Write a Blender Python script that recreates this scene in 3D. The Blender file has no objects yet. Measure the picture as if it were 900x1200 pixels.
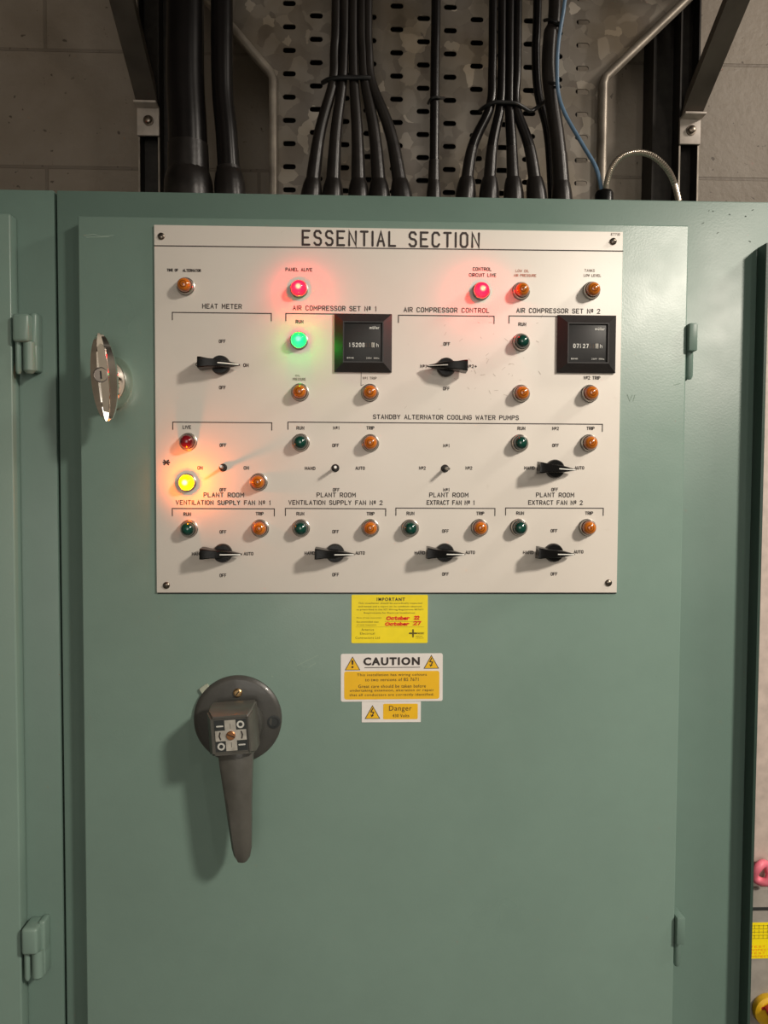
import bpy, bmesh, math, random
from mathutils import Vector, Matrix
random.seed(4)
S = bpy.context.scene
COL = S.collection
S.view_settings.view_transform = 'Standard'
S.view_settings.look = 'None'
S.view_settings.exposure = 0.0
PI = math.pi

# ------------------------------------------------------------------ camera
F = 902.0                       # focal length in pixels of the 900x1200 frame
PITCH, YAW, ROLL = -0.04092923, -0.03214566, -0.00468683
CAM = Vector((0.0, -1.0, 1.62))
RM = (Matrix.Rotation(YAW, 3, 'Z') @ Matrix.Rotation(PITCH, 3, 'X') @ Matrix.Rotation(ROLL, 3, 'Y'))
cd = bpy.data.cameras.new('camera'); cam = bpy.data.objects.new('camera', cd); COL.objects.link(cam)
cd.sensor_fit = 'VERTICAL'; cd.sensor_height = 36.0; cd.lens = F / 1200 * 36.0
cd.clip_start = 0.01
cam.matrix_world = Matrix.Translation(CAM) @ (RM @ Matrix.Rotation(PI / 2, 3, 'X')).to_4x4()
S.camera = cam

def P(u, v, Y=0.0):
    """the point of the photograph's line of sight (u, v) on the vertical plane y = Y"""
    d = RM @ Vector(((u - 450) / F, 1, -(v - 600) / F))
    return CAM + d * ((Y - CAM.y) / d.y)
def PX(u, v, Y=0.0): return P(u, v, Y).x
def PZ(u, v, Y=0.0): return P(u, v, Y).z
px = 1 / F                      # one pixel in metres on the plane y = 0

# ------------------------------------------------------------------ materials
MATS = {}
class N:
    def __init__(s, name):
        s.m = bpy.data.materials.new(name); s.m.use_nodes = True
        s.t = s.m.node_tree; s.b = s.t.nodes['Principled BSDF']; s.out = s.t.nodes['Material Output']
        MATS[name] = s.m
    def n(s, typ, **kw):
        x = s.t.nodes.new(typ)
        for k, v in kw.items():
            if k in x.inputs.keys(): x.inputs[k].default_value = v
            else: setattr(x, k, v)
        return x
    def l(s, a, b): s.t.links.new(a, b)
    def coord(s): return s.n('ShaderNodeTexCoord').outputs['Object']
    def noise(s, scale, detail=3, rough=.5, vec=None):
        x = s.n('ShaderNodeTexNoise'); x.inputs['Scale'].default_value = scale
        x.inputs['Detail'].default_value = detail; x.inputs['Roughness'].default_value = rough
        s.l(vec or s.coord(), x.inputs['Vector']); return x
    def ramp(s, fac, stops):
        r = s.n('ShaderNodeValToRGB'); e = r.color_ramp.elements
        while len(e) < len(stops): e.new(.5)
        for el, (p, c) in zip(e, stops):
            el.position = p; el.color = (*c, 1) if len(c) == 3 else c
        s.l(fac, r.inputs['Fac']); return r.outputs['Color']
    def bump(s, h, strength, dist=.001):
        b = s.n('ShaderNodeBump'); b.inputs['Strength'].default_value = strength; b.inputs['Distance'].default_value = dist
        s.l(h, b.inputs['Height']); s.l(b.outputs['Normal'], s.b.inputs['Normal'])

def simple(name, col, rough=.5, metal=0., bumpsc=None, bs=.2, var=.12, coat=0., emit=None, es=0., vs=60, spec=.5):
    a = N(name); a.b.inputs['Specular IOR Level'].default_value = spec; a.b.inputs['Roughness'].default_value = rough; a.b.inputs['Metallic'].default_value = metal
    a.b.inputs['Coat Weight'].default_value = coat; a.b.inputs['Coat Roughness'].default_value = .08
    nz = a.noise(vs, 3)
    lo = tuple(c * (1 - var) for c in col); hi = tuple(min(1, c * (1 + var)) for c in col)
    a.l(a.ramp(nz.outputs['Fac'], [(.3, lo), (.7, hi)]), a.b.inputs['Base Color'])
    if bumpsc: a.bump(a.noise(bumpsc, 2).outputs['Fac'], bs)
    if emit:
        a.b.inputs['Emission Color'].default_value = (*emit, 1); a.b.inputs['Emission Strength'].default_value = es
    return a.m

def paint(name, col, rough):
    a = N(name)
    big = a.noise(3.5, 4, .6); sm = a.noise(45, 3, .6)
    mx = a.n('ShaderNodeMath', operation='MULTIPLY_ADD'); a.l(sm.outputs['Fac'], mx.inputs[0]); mx.inputs[1].default_value = .25
    a.l(big.outputs['Fac'], mx.inputs[2])
    a.l(a.ramp(mx.outputs[0], [(.35, tuple(c * .92 for c in col)), (.9, tuple(c * 1.06 for c in col))]), a.b.inputs['Base Color'])
    # fine orange peel and sparse chips
    a.l(a.ramp(a.noise(9, 3).outputs['Fac'], [(.3, (rough - .05,) * 3), (.7, (rough + .06,) * 3)]), a.b.inputs['Roughness'])
    a.b.inputs['Specular IOR Level'].default_value = .5
    a.bump(a.noise(420, 2).outputs['Fac'], .12, .0006)
    return a.m
GREEN = paint('green_enamel', (.186, .278, .236), .32)
GREEN_FRAME = paint('green_enamel_frame', (.140, .218, .184), .40)
GREEN_SHADED = paint('shaded_green_enamel', (.035, .065, .052), .4)  # cabinet green darkened to carry the shade of a face turned from the light

def panel_mat():
    a = N('white_laminate')
    c = a.ramp(a.noise(6, 5, .6).outputs['Fac'], [(.25, (.74, .69, .62)), (.75, (.80, .75, .68))])
    # faint brown smudges left by old labels
    s = a.ramp(a.noise(38, 6, .7).outputs['Fac'], [(.66, (0, 0, 0)), (.76, (1, 1, 1))])
    m = a.n('ShaderNodeMix', data_type='RGBA'); m.inputs[7].default_value = (.52, .46, .38, 1)
    f = a.n('ShaderNodeMath', operation='MULTIPLY'); a.l(s, f.inputs[0]); f.inputs[1].default_value = .30
    a.l(f.outputs[0], m.inputs[0]); a.l(c, m.inputs[6]); a.l(m.outputs[2], a.b.inputs['Base Color'])
    a.b.inputs['Roughness'].default_value = .42
    return a.m
PANEL = panel_mat()
INK = simple('black_ink', (.03, .022, .02), .6, var=.05)
INK_FADED = simple('faded_ink', (.26, .22, .19), .7, var=.3, vs=300)
INK_RED = simple('faded_red_ink', (.50, .22, .15), .7, var=.3, vs=300)
BLACK = simple('black_plastic', (.005, .005, .005), .27, spec=.2, bumpsc=300, bs=.05)
BLACK_MATT = simple('black_matt', (.012, .011, .010), .6)
METER_FACE = simple('meter_face', (.016, .016, .016), .5)
METER_BEZEL = simple('meter_bezel', (.022, .020, .020), .42, bumpsc=500, bs=.1)
WHITE_MARK = simple('white_marking', (.85, .85, .8), .5)
DRUM = simple('counter_drum', (.02, .02, .02), .5)
DRUM_BROWN = simple('brown_digit', (.10, .055, .03), .5)
DRUM_WHITE = simple('white_drum', (.8, .78, .7), .5)
CHROME = simple('chrome', (.86, .82, .75), .09, 1.0, var=.05)
STEEL = simple('bezel_steel', (.42, .40, .37), .3, 1.0)
SCREW = simple('screw_steel', (.20, .17, .14), .35, 1.0)
BRASS = simple('brass', (.50, .33, .16), .35, 1.0)
COPPER = simple('copper_screw', (.55, .26, .12), .35, 1.0)
GREY_CAST = simple('grey_cast_plastic', (.050, .050, .045), .42, bumpsc=350, bs=.12, coat=.15)
GREY_HEAD = simple('grey_head_plastic', (.078, .076, .066), .45, bumpsc=350, bs=.12, coat=.15)
GREY_DARK = simple('dark_inset', (.022, .026, .026), .5)
SILVER_TAPE = simple('silver_cross_plate', (.45, .43, .38), .4, .3, var=.2, vs=120)
CLEAR = simple('cloudy_tab', (.35, .38, .30), .3)
YELLOW = simple('yellow_sticker', (.92, .74, .006), .42, var=.04)
YELLOW2 = simple('amber_yellow_print', (.86, .50, .01), .42, var=.03)
STICK_W = simple('white_sticker', (.80, .76, .72), .4, var=.03)
RED_INK = simple('red_marker', (.75, .02, .008), .6)
CREAM = simple('cream_paint', (.62, .52, .46), .5)
GREY_BOX = simple('grey_box_paint', (.28, .26, .23), .5)
PINK = simple('pink_cable', (.72, .16, .22), .5, bumpsc=120, bs=.5)
YEL_KNOB = simple('yellow_knob', (.70, .42, .01), .35)
RED_KNOB = simple('red_knob', (.45, .03, .02), .4)
CABLE = simple('black_cable_sheath', (.006, .005, .005), .27, spec=.35, bumpsc=40, bs=.1, var=.3, vs=25)
CABLE_BROWN = simple('dusty_cable_sheath', (.014, .0115, .010), .36, spec=.35, var=.35, vs=25)
SHROUD = simple('rubber_shroud', (.012, .010, .009), .33, spec=.4, bumpsc=120, bs=.2, var=.4, vs=40)
TIE = simple('cable_tie', (.008, .008, .008), .45)
BLUE = simple('blue_cable', (.13, .22, .33), .4)
IRON = simple('dark_painted_steel', (.028, .024, .020), .6, .2, bumpsc=90, bs=.2, var=.3)
BRACE = simple('brace_steel', (.13, .11, .09), .6, .3, bumpsc=90, bs=.2, var=.25, vs=14)
TAB = simple('zinc_foot_plate', (.55, .49, .43), .5, .15, var=.2, vs=30)
RAIL = simple('galvanised_rail', (.34, .30, .25), .45, .5, bumpsc=60, bs=.3, var=.3, vs=25)
FLOORM = simple('grey_floor_paint', (.22, .21, .19), .5, var=.2, vs=3)
CEIL = simple('ceiling_paint', (.10, .09, .08), .8, vs=3)
WALLR = simple('room_wall_paint', (.70, .64, .56), .8, vs=3)

def galv():
    a = N('galvanised_spangle')
    v = a.n('ShaderNodeTexVoronoi'); v.inputs['Scale'].default_value = 42; v.inputs['Randomness'].default_value = 1
    nz = a.noise(30, 3); mp = a.n('ShaderNodeMix', data_type='VECTOR'); mp.inputs[0].default_value = .03
    a.l(a.coord(), mp.inputs[4]); a.l(nz.outputs['Color'], mp.inputs[5]); a.l(mp.outputs[1], v.inputs['Vector'])
    sep = a.n('ShaderNodeSeparateColor'); a.l(v.outputs['Color'], sep.inputs[0])
    c = a.ramp(sep.outputs[0], [(.0, (.23, .205, .18)), (.6, (.29, .265, .23)), (.85, (.35, .32, .28)), (.95, (.47, .43, .37)), (1, (.66, .60, .52))])
    d = a.ramp(a.noise(7, 4).outputs['Fac'], [(.35, (.62, .55, .45)), (.65, (1, 1, 1))])
    m = a.n('ShaderNodeMix', data_type='RGBA', blend_type='MULTIPLY'); m.inputs[0].default_value = 1
    a.l(c, m.inputs[6]); a.l(d, m.inputs[7]); a.l(m.outputs[2], a.b.inputs['Base Color'])
    a.b.inputs['Metallic'].default_value = .35
    a.l(a.ramp(sep.outputs[1], [(0, (.35,) * 3), (1, (.6,) * 3)]), a.b.inputs['Roughness'])
    return a.m
GALV = galv()

WY = 0.56                        # block wall behind the cabinets
JX, JZ = PX(54, 120, WY), PZ(54, 58.5, WY)
def blockwall():
    a = N('painted_blockwork')
    sep = a.n('ShaderNodeSeparateXYZ'); a.l(a.coord(), sep.inputs[0])
    ax = a.n('ShaderNodeMath', operation='ADD'); a.l(sep.outputs[0], ax.inputs[0]); ax.inputs[1].default_value = -JX + .415 * 20
    az = a.n('ShaderNodeMath', operation='ADD'); a.l(sep.outputs[2], az.inputs[0]); az.inputs[1].default_value = -JZ + .225 * 21
    cb = a.n('ShaderNodeCombineXYZ'); a.l(ax.outputs[0], cb.inputs[0]); a.l(az.outputs[0], cb.inputs[1])
    br = a.n('ShaderNodeTexBrick'); br.offset = .5; br.offset_frequency = 2
    br.inputs['Scale'].default_value = 1; br.inputs['Mortar Size'].default_value = .0035; br.inputs['Mortar Smooth'].default_value = .3
    br.inputs['Brick Width'].default_value = .415; br.inputs['Row Height'].default_value = .225
    br.inputs['Color1'].default_value = (.33, .285, .235, 1); br.inputs['Color2'].default_value = (.37, .32, .265, 1)
    br.inputs['Mortar'].default_value = (.27, .23, .19, 1)
    a.l(cb.outputs[0], br.inputs['Vector'])
    st = a.ramp(a.noise(4, 4, .6).outputs['Fac'], [(.3, (.70, .66, .60)), (.7, (1, 1, 1))])
    m = a.n('ShaderNodeMix', data_type='RGBA', blend_type='MULTIPLY'); m.inputs[0].default_value = 1
    a.l(br.outputs['Color'], m.inputs[6]); a.l(st, m.inputs[7])
    pit = a.ramp(a.noise(75, 2, .5).outputs['Fac'], [(.28, (.25, .22, .2)), (.33, (1, 1, 1))])
    m2 = a.n('ShaderNodeMix', data_type='RGBA', blend_type='MULTIPLY'); m2.inputs[0].default_value = .8
    a.l(m.outputs[2], m2.inputs[6]); a.l(pit, m2.inputs[7]); a.l(m2.outputs[2], a.b.inputs['Base Color'])
    a.b.inputs['Roughness'].default_value = .55
    h = a.n('ShaderNodeMath', operation='MULTIPLY_ADD'); a.l(br.outputs['Fac'], h.inputs[0]); h.inputs[1].default_value = -1.0
    a.l(a.noise(60, 4, .6).outputs['Fac'], h.inputs[2])
    a.bump(h.outputs[0], .6, .003)
    return a.m
WALL = blockwall()

def lens(name, c_in, c_mid, c_out, rings):
    """moulded plastic lens with concentric ribs about its axis"""
    a = N(name)
    sep = a.n('ShaderNodeSeparateXYZ'); a.l(a.coord(), sep.inputs[0])
    cb = a.n('ShaderNodeCombineXYZ'); a.l(sep.outputs[0], cb.inputs[0]); a.l(sep.outputs[2], cb.inputs[1])
    ln = a.n('ShaderNodeVectorMath', operation='LENGTH'); a.l(cb.outputs[0], ln.inputs[0])
    k = a.n('ShaderNodeMath', operation='DIVIDE'); a.l(ln.outputs['Value'], k.inputs[0]); k.inputs[1].default_value = .0092
    if rings: st = [(0, c_in), (.14, c_out), (.26, c_mid), (.42, c_out), (.56, c_mid), (.80, c_in), (1, c_out)]
    else: st = [(0, c_in), (.5, c_mid), (1, c_out)]
    a.l(a.ramp(k.outputs[0], st), a.b.inputs['Base Color'])
    a.b.inputs['Roughness'].default_value = .16; a.b.inputs['Coat Weight'].default_value = .6
    a.b.inputs['Coat Roughness'].default_value = .05
    return a.m
AMBER = lens('amber_lens', (.50, .135, .012), (.62, .18, .013), (.20, .04, .006), True)
GREEN_L = lens('green_lens', (.004, .075, .05), (.004, .05, .035), (.002, .02, .015), False)
RED_L = lens('dark_red_lens', (.28, .008, .015), (.20, .006, .012), (.07, .003, .004), False)

def lit(name, core, mid, edge, s_core, s_edge, tint):
    """glowing lens: lets the bulb's light out through tinted plastic"""
    a = N(name); a.t.nodes.remove(a.b)
    sep = a.n('ShaderNodeSeparateXYZ'); a.l(a.coord(), sep.inputs[0])
    cb = a.n('ShaderNodeCombineXYZ'); a.l(sep.outputs[0], cb.inputs[0]); a.l(sep.outputs[2], cb.inputs[1])
    ln = a.n('ShaderNodeVectorMath', operation='LENGTH'); a.l(cb.outputs[0], ln.inputs[0])
    k = a.n('ShaderNodeMath', operation='DIVIDE'); a.l(ln.outputs['Value'], k.inputs[0]); k.inputs[1].default_value = .0092
    e = a.n('ShaderNodeEmission')
    a.l(a.ramp(k.outputs[0], [(0, core), (.22, core), (.48, mid), (1, edge)]), e.inputs['Color'])
    st = a.n('ShaderNodeMapRange'); a.l(k.outputs[0], st.inputs[0]); st.inputs[1].default_value = .2; st.inputs[2].default_value = .95
    st.inputs[3].default_value = s_core; st.inputs[4].default_value = s_edge; a.l(st.outputs[0], e.inputs['Strength'])
    tr = a.n('ShaderNodeBsdfTransparent'); tr.inputs[0].default_value = (*tint, 1)
    gl = a.n('ShaderNodeBsdfGlossy'); gl.inputs['Roughness'].default_value = .08; gl.inputs['Color'].default_value = (1, 1, 1, 1)
    m1 = a.n('ShaderNodeMixShader'); m1.inputs[0].default_value = .05; a.l(tr.outputs[0], m1.inputs[1]); a.l(gl.outputs[0], m1.inputs[2])
    ad = a.n('ShaderNodeAddShader'); a.l(m1.outputs[0], ad.inputs[0]); a.l(e.outputs[0], ad.inputs[1])
    a.l(ad.outputs[0], a.out.inputs['Surface']); a.m.cycles.emission_sampling = 'NONE'
    return a.m
LIT_RED = lit('lit_red_lens', (1, .42, .22), (1, .02, .09), (.85, .01, .09), 2.0, .8, (.35, .2, .2))
LIT_GREEN = lit('lit_green_lens', (.30, 1, .45), (.01, .55, .20), (.003, .34, .13), 1.1, .7, (.3, .45, .4))
LIT_YEL = lit('lit_yellow_lens', (1, 1, .45), (1, .80, .0), (.80, .50, .0), 1.8, .9, (.35, .3, .2))

# ------------------------------------------------------------------ mesh tools
def box(bm, x0, x1, y0, y1, z0, z1, bev=0, seg=2, mat=None):
    r = bmesh.ops.create_cube(bm, size=1); vs = r['verts']
    for v in vs:
        v.co = Vector(((x0 + x1) / 2 + v.co.x * (x1 - x0), (y0 + y1) / 2 + v.co.y * (y1 - y0), (z0 + z1) / 2 + v.co.z * (z1 - z0)))
    if mat is not None:
        for v in vs: v.co = mat @ v.co
    if bev:
        es = list({e for v in vs for e in v.link_edges})
        bmesh.ops.bevel(bm, geom=es, offset=bev, segments=seg, affect='EDGES', profile=.5)
def lathe(bm, prof, n=40, cx=0, cz=0, sx=1, sz=1, cap=True):
    """profile (radius, height toward the viewer) turned about the y axis"""
    rings = []
    for r, h in prof:
        if r < 1e-6: rings.append([bm.verts.new((cx, -h, cz))])
        else: rings.append([bm.verts.new((cx + sx * r * math.cos(2 * PI * k / n), -h, cz + sz * r * math.sin(2 * PI * k / n))) for k in range(n)])
    for a, b in zip(rings, rings[1:]):
        for k in range(n):
            q = (k + 1) % n
            if len(a) == 1: bm.faces.new((a[0], b[q], b[k]))
            elif len(b) == 1: bm.faces.new((a[k], a[q], b[0]))
            else: bm.faces.new((a[k], a[q], b[q], b[k]))
    if cap:
        for r in (rings[0], rings[-1]):
            if len(r) > 1: bm.faces.new(r)
def prism(bm, pts, y0, y1, bev=0):
    """polygon in the xz plane extruded from y0 to y1"""
    a = [bm.verts.new((x, y0, z)) for x, z in pts]; b = [bm.verts.new((x, y1, z)) for x, z in pts]
    fs = [bm.faces.new(a), bm.faces.new(list(reversed(b)))]
    n = len(pts)
    for k in range(n): fs.append(bm.faces.new((a[k], b[k], b[(k + 1) % n], a[(k + 1) % n])))
    if bev: bmesh.ops.bevel(bm, geom=list({e for f in fs for e in f.edges}), offset=bev, segments=2, affect='EDGES')
def catmull(p, n=8):
    out = []
    for i in range(len(p) - 1):
        p0 = p[max(i - 1, 0)]; p1 = p[i]; p2 = p[i + 1]; p3 = p[min(i + 2, len(p) - 1)]
        for k in range(n):
            t = k / n
            out.append(.5 * ((2 * p1) + (p2 - p0) * t + (2 * p0 - 5 * p1 + 4 * p2 - p3) * t * t + (3 * p1 - p0 - 3 * p2 + p3) * t ** 3))
    out.append(p[-1]); return out
def tube(bm, pts, rad, n=16):
    """round tube through points; rad is one radius or one per point"""
    if not isinstance(rad, (list, tuple)): rad = [rad] * len(pts)
    T = [(pts[min(i + 1, len(pts) - 1)] - pts[max(i - 1, 0)]).normalized() for i in range(len(pts))]
    up = Vector((0, 1, 0)) if abs(T[0].y) < .9 else Vector((1, 0, 0))
    a = T[0].cross(up).normalized(); rings = []
    for p, t, r in zip(pts, T, rad):
        a = (a - t * a.dot(t)).normalized(); b = t.cross(a)
        rings.append([bm.verts.new(p + (a * math.cos(2 * PI * k / n) + b * math.sin(2 * PI * k / n)) * r) for k in range(n)])
    for r0, r1 in zip(rings, rings[1:]):
        for k in range(n): bm.faces.new((r0[k], r0[(k + 1) % n], r1[(k + 1) % n], r1[k]))
    bm.faces.new(rings[0]); bm.faces.new(rings[-1])
def obj(name, bm, mat, parent=None, loc=None, smooth=35, **props):
    bmesh.ops.recalc_face_normals(bm, faces=bm.faces[:])
    me = bpy.data.meshes.new(name); bm.to_mesh(me); bm.free()
    me.materials.append(mat)
    if smooth:
        me.polygons.foreach_set('use_smooth', [True] * len(me.polygons)); me.set_sharp_from_angle(angle=math.radians(smooth))
    o = bpy.data.objects.new(name, me); COL.objects.link(o)
    if parent: o.parent = parent
    if loc is not None: o.location = loc
    for k, v in props.items(): o[k] = v
    return o
def thing(name, label, cat, loc, group=None):
    o = bpy.data.objects.new(name, None); COL.objects.link(o); o.location = loc; o.empty_display_size = .02
    o['label'] = label; o['category'] = cat
    if group: o['group'] = group
    return o
def dup(root, loc, label, group=None):
    r = root.copy(); COL.objects.link(r); r.location = loc; r['label'] = label
    if group: r['group'] = group
    for ch in root.children:
        c = ch.copy(); COL.objects.link(c); c.parent = r
        for g in ch.children:
            d = g.copy(); COL.objects.link(d); d.parent = c
    return r
B = bmesh.new

# ------------------------------------------------------------------ lettering
G = {'A': [[(0, 0), (2, 6), (4, 0)], [(.8, 2), (3.2, 2)]], 'B': [[(0, 0), (0, 6), (3, 6), (3.8, 5.2), (3.8, 3.9), (3, 3.2), (0, 3.2)], [(3, 3.2), (4, 2.4), (4, .8), (3, 0), (0, 0)]],
     'C': [[(4, 5), (3, 6), (1, 6), (0, 5), (0, 1), (1, 0), (3, 0), (4, 1)]], 'D': [[(0, 0), (0, 6), (2.6, 6), (4, 4.6), (4, 1.4), (2.6, 0), (0, 0)]],
     'E': [[(4, 6), (0, 6), (0, 0), (4, 0)], [(0, 3.1), (3.2, 3.1)]], 'F': [[(4, 6), (0, 6), (0, 0)], [(0, 3.1), (3.2, 3.1)]],
     'G': [[(4, 5), (3, 6), (1, 6), (0, 5), (0, 1), (1, 0), (3, 0), (4, 1), (4, 2.8), (2.4, 2.8)]], 'H': [[(0, 0), (0, 6)], [(4, 0), (4, 6)], [(0, 3.1), (4, 3.1)]],
     'I': [[(0, 0), (0, 6)]], 'J': [[(3.4, 6), (3.4, 1), (2.6, 0), (1, 0), (0, 1)]], 'K': [[(0, 0), (0, 6)], [(4, 6), (0, 2.6)], [(1.3, 3.7), (4, 0)]],
     'L': [[(0, 6), (0, 0), (3.6, 0)]], 'M': [[(0, 0), (0, 6), (2.3, 2.2), (4.6, 6), (4.6, 0)]], 'N': [[(0, 0), (0, 6), (4, 0), (4, 6)]],
     'O': [[(1, 0), (0, 1), (0, 5), (1, 6), (3, 6), (4, 5), (4, 1), (3, 0), (1, 0)]], 'P': [[(0, 0), (0, 6), (3, 6), (4, 5.2), (4, 3.6), (3, 2.8), (0, 2.8)]],
     'R': [[(0, 0), (0, 6), (3, 6), (4, 5.2), (4, 3.6), (3, 2.8), (0, 2.8)], [(2, 2.8), (4, 0)]],
     'S': [[(3.8, 5.1), (2.9, 6), (1, 6), (.1, 5.1), (.1, 4), (1, 3.2), (3, 2.9), (3.9, 2.1), (3.9, .9), (3, 0), (1, 0), (0, .9)]],
     'T': [[(0, 6), (4, 6)], [(2, 6), (2, 0)]], 'U': [[(0, 6), (0, 1), (1, 0), (3, 0), (4, 1), (4, 6)]], 'V': [[(0, 6), (2, 0), (4, 6)]],
     'W': [[(0, 6), (1.2, 0), (2.5, 4.4), (3.8, 0), (5, 6)]], 'X': [[(0, 0), (4, 6)], [(0, 6), (4, 0)]], 'Y': [[(0, 6), (2, 3), (4, 6)], [(2, 3), (2, 0)]],
     'Z': [[(0, 6), (4, 6), (0, 0), (4, 0)]], 'º': [[(.3, 3.6), (.3, 5.4), (.8, 6), (1.7, 6), (2.2, 5.4), (2.2, 3.6), (1.7, 3), (.8, 3), (.3, 3.6)], [(.2, 1.9), (2.3, 1.9)]],
     '0': [[(1, 0), (0, 1), (0, 5), (1, 6), (2.6, 6), (3.6, 5), (3.6, 1), (2.6, 0), (1, 0)]], '1': [[(.6, 5), (1.4, 6), (1.4, 0)]],
     '2': [[(0, 5), (1, 6), (2.8, 6), (3.7, 5), (3.7, 3.9), (0, 0), (3.9, 0)]], '5': [[(3.5, 6), (.3, 6), (0, 3.3), (2.4, 3.6), (3.6, 2.6), (3.6, 1), (2.6, 0), (0, .4)]],
     '6': [[(3.3, 5.6), (2, 6), (.5, 4.6), (0, 2), (.8, 0), (2.8, 0), (3.6, 1), (3.6, 2.4), (2.6, 3.2), (.4, 2.6)]],
     '7': [[(0, 6), (3.6, 6), (1.4, 0)]], '8': [[(1, 3.2), (.2, 4), (.2, 5.2), (1, 6), (2.6, 6), (3.4, 5.2), (3.4, 4), (2.6, 3.2), (1, 3.2), (0, 2.2), (0, .9), (.9, 0), (2.7, 0), (3.6, .9), (3.6, 2.2), (2.6, 3.2)]],
     'h': [[(0, 0), (0, 6)], [(0, 3), (1.2, 3.9), (2.6, 3.7), (3, 2.8), (3, 0)]], '+': [[(0, 3), (4, 3)], [(2, 1), (2, 5)]], '*': [[(0, 3), (4, 3)], [(.6, .6), (3.4, 5.4)], [(.6, 5.4), (3.4, .6)]],
     'c': [[(3, 3.2), (2, 4), (.8, 3.8), (0, 2.6), (.2, .8), (1.2, 0), (3, .6)]], 't': [[(1.4, 5.6), (1.2, .8), (2, 0), (3, .4)], [(0, 4), (2.8, 4)]],
     'o': [[(1.4, 0), (.2, .9), (.2, 3), (1.4, 3.9), (2.7, 3.2), (2.8, 1), (1.4, 0)]], 'b': [[(0, 6), (.2, 0)], [(.1, 3), (1.5, 3.9), (2.8, 2.8), (2.6, .8), (1.2, 0), (.2, .6)]],
     'e': [[(.2, 2), (2.7, 2.4), (2.4, 3.6), (1.2, 4), (.1, 2.8), (.3, .8), (1.4, 0), (2.9, .7)]], 'r': [[(.2, 4), (.2, 0)], [(.2, 2.6), (1.4, 3.9), (2.6, 3.6)]]}
def glyph_w(c): return 2.6 if c == ' ' else max(x for l in G[c] for x, z in l)
LAYER = [0]
def strokes(bm, lines, w, y, T=lambda x, z: (x, z)):
    """flat pen strokes with mitred corners and round ends lying on the plane y"""
    for ln in lines:
        pts = [Vector(T(*p)) for p in ln]
        pts = [pts[0]] + [q for p, q in zip(pts, pts[1:]) if (q - p).length > 1e-7]
        if len(pts) < 2: continue
        LAYER[0] = (LAYER[0] + 1) % 8; yy = y - LAYER[0] * 4e-6
        closed = (pts[0] - pts[-1]).length < 1e-7 and len(pts) > 3
        if closed: pts = pts[:-1]
        n = len(pts); L, R_ = [], []
        for i in range(n):
            a = pts[i] - pts[i - 1] if (closed or i > 0) else pts[1] - pts[0]
            c = pts[(i + 1) % n] - pts[i] if (closed or i < n - 1) else pts[-1] - pts[-2]
            a = a.normalized(); c = c.normalized(); na = Vector((-a.y, a.x)); nc = Vector((-c.y, c.x)); m = na + nc
            m = m.normalized() if m.length > 1e-4 else na
            k = w / 2 / max(.45, m.dot(na)); L.append(pts[i] + m * k); R_.append(pts[i] - m * k)
        V = lambda p: bm.verts.new((p[0], yy, p[1]))
        vl = [V(p) for p in L]; vr = [V(p) for p in R_]
        for i in range(n if closed else n - 1):
            j = (i + 1) % n; bm.faces.new((vl[i], vr[i], vr[j], vl[j]))
        if not closed:
            for e, d, A, C in ((pts[0], (pts[0] - pts[1]).normalized(), vl[0], vr[0]), (pts[-1], (pts[-1] - pts[-2]).normalized(), vr[-1], vl[-1])):
                nn = Vector((A.co.x, A.co.z)) - e
                arc = [V(e + nn * math.cos(t) + d * (w / 2) * math.sin(t)) for t in (PI / 4, PI / 2, 3 * PI / 4)]
                bm.faces.new([A] + arc + [C])
def stext(bm, s, x0, x1, z, h, w, y, gap=2.3, slant=0):
    tot = sum(glyph_w(c) for c in s) + gap * (len(s) - 1); k = (x1 - x0 - w) / tot; x = 0
    for c in s:
        if c != ' ': strokes(bm, G[c], w, y, lambda a, b, x=x: (x0 + w / 2 + (x + a + slant * b) * k, z + w / 2 + b / 6 * (h - w)))
        x += glyph_w(c) + gap
def ftext(bm, s, cx, cz, w, h, y, bold=0.0, sp=1.12):
    """built-in sans lettering fitted to a w by h box centred at (cx, cz)"""
    cu = bpy.data.curves.new('t', 'FONT'); cu.body = s; cu.offset = bold; cu.space_character = sp; cu.fill_mode = 'FRONT'; cu.resolution_u = 3
    o = bpy.data.objects.new('t', cu); COL.objects.link(o); bpy.context.view_layer.update()
    me = bpy.data.meshes.new_from_object(o.evaluated_get(bpy.context.evaluated_depsgraph_get()))
    bpy.data.objects.remove(o); bpy.data.curves.remove(cu)
    xs = [v.co.x for v in me.vertices]; zs = [v.co.y for v in me.vertices]
    if not xs: return
    ax, bx, az, bz = min(xs), max(xs), min(zs), max(zs); vs = []
    for v in me.vertices:
        vs.append(bm.verts.new((cx - w / 2 + (v.co.x - ax) / (bx - ax) * w, y, cz - h / 2 + (v.co.y - az) / (bz - az) * h)))
    for p in me.polygons:
        try: bm.faces.new([vs[i] for i in p.vertices])
        except ValueError: pass
    bpy.data.meshes.remove(me)

# ------------------------------------------------------------------ the room
def struct(name, bm, m): o = obj(name, bm, m, smooth=0); o['kind'] = 'structure'; return o
RX, RY0, RH = 3.0, -3.4, 3.4
b = B(); box(b, -RX, RX, WY, WY + .15, 0, RH); struct('wall_back', b, WALL)
b = B(); box(b, -RX, RX, RY0 - .1, RY0, 0, RH); struct('wall_front', b, WALLR)
b = B(); box(b, -RX - .1, -RX, RY0 - .1, WY + .15, 0, RH); struct('wall_left', b, WALLR)
b = B(); box(b, RX, RX + .1, RY0 - .1, WY + .15, 0, RH); struct('wall_right', b, WALLR)
b = B(); box(b, -RX - .1, RX + .1, RY0 - .1, WY + .15, -.1, 0); struct('floor', b, FLOORM)
b = B(); box(b, -RX - .1, RX + .1, RY0 - .1, WY + .15, RH, RH + .1); struct('ceiling', b, CEIL)

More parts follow.
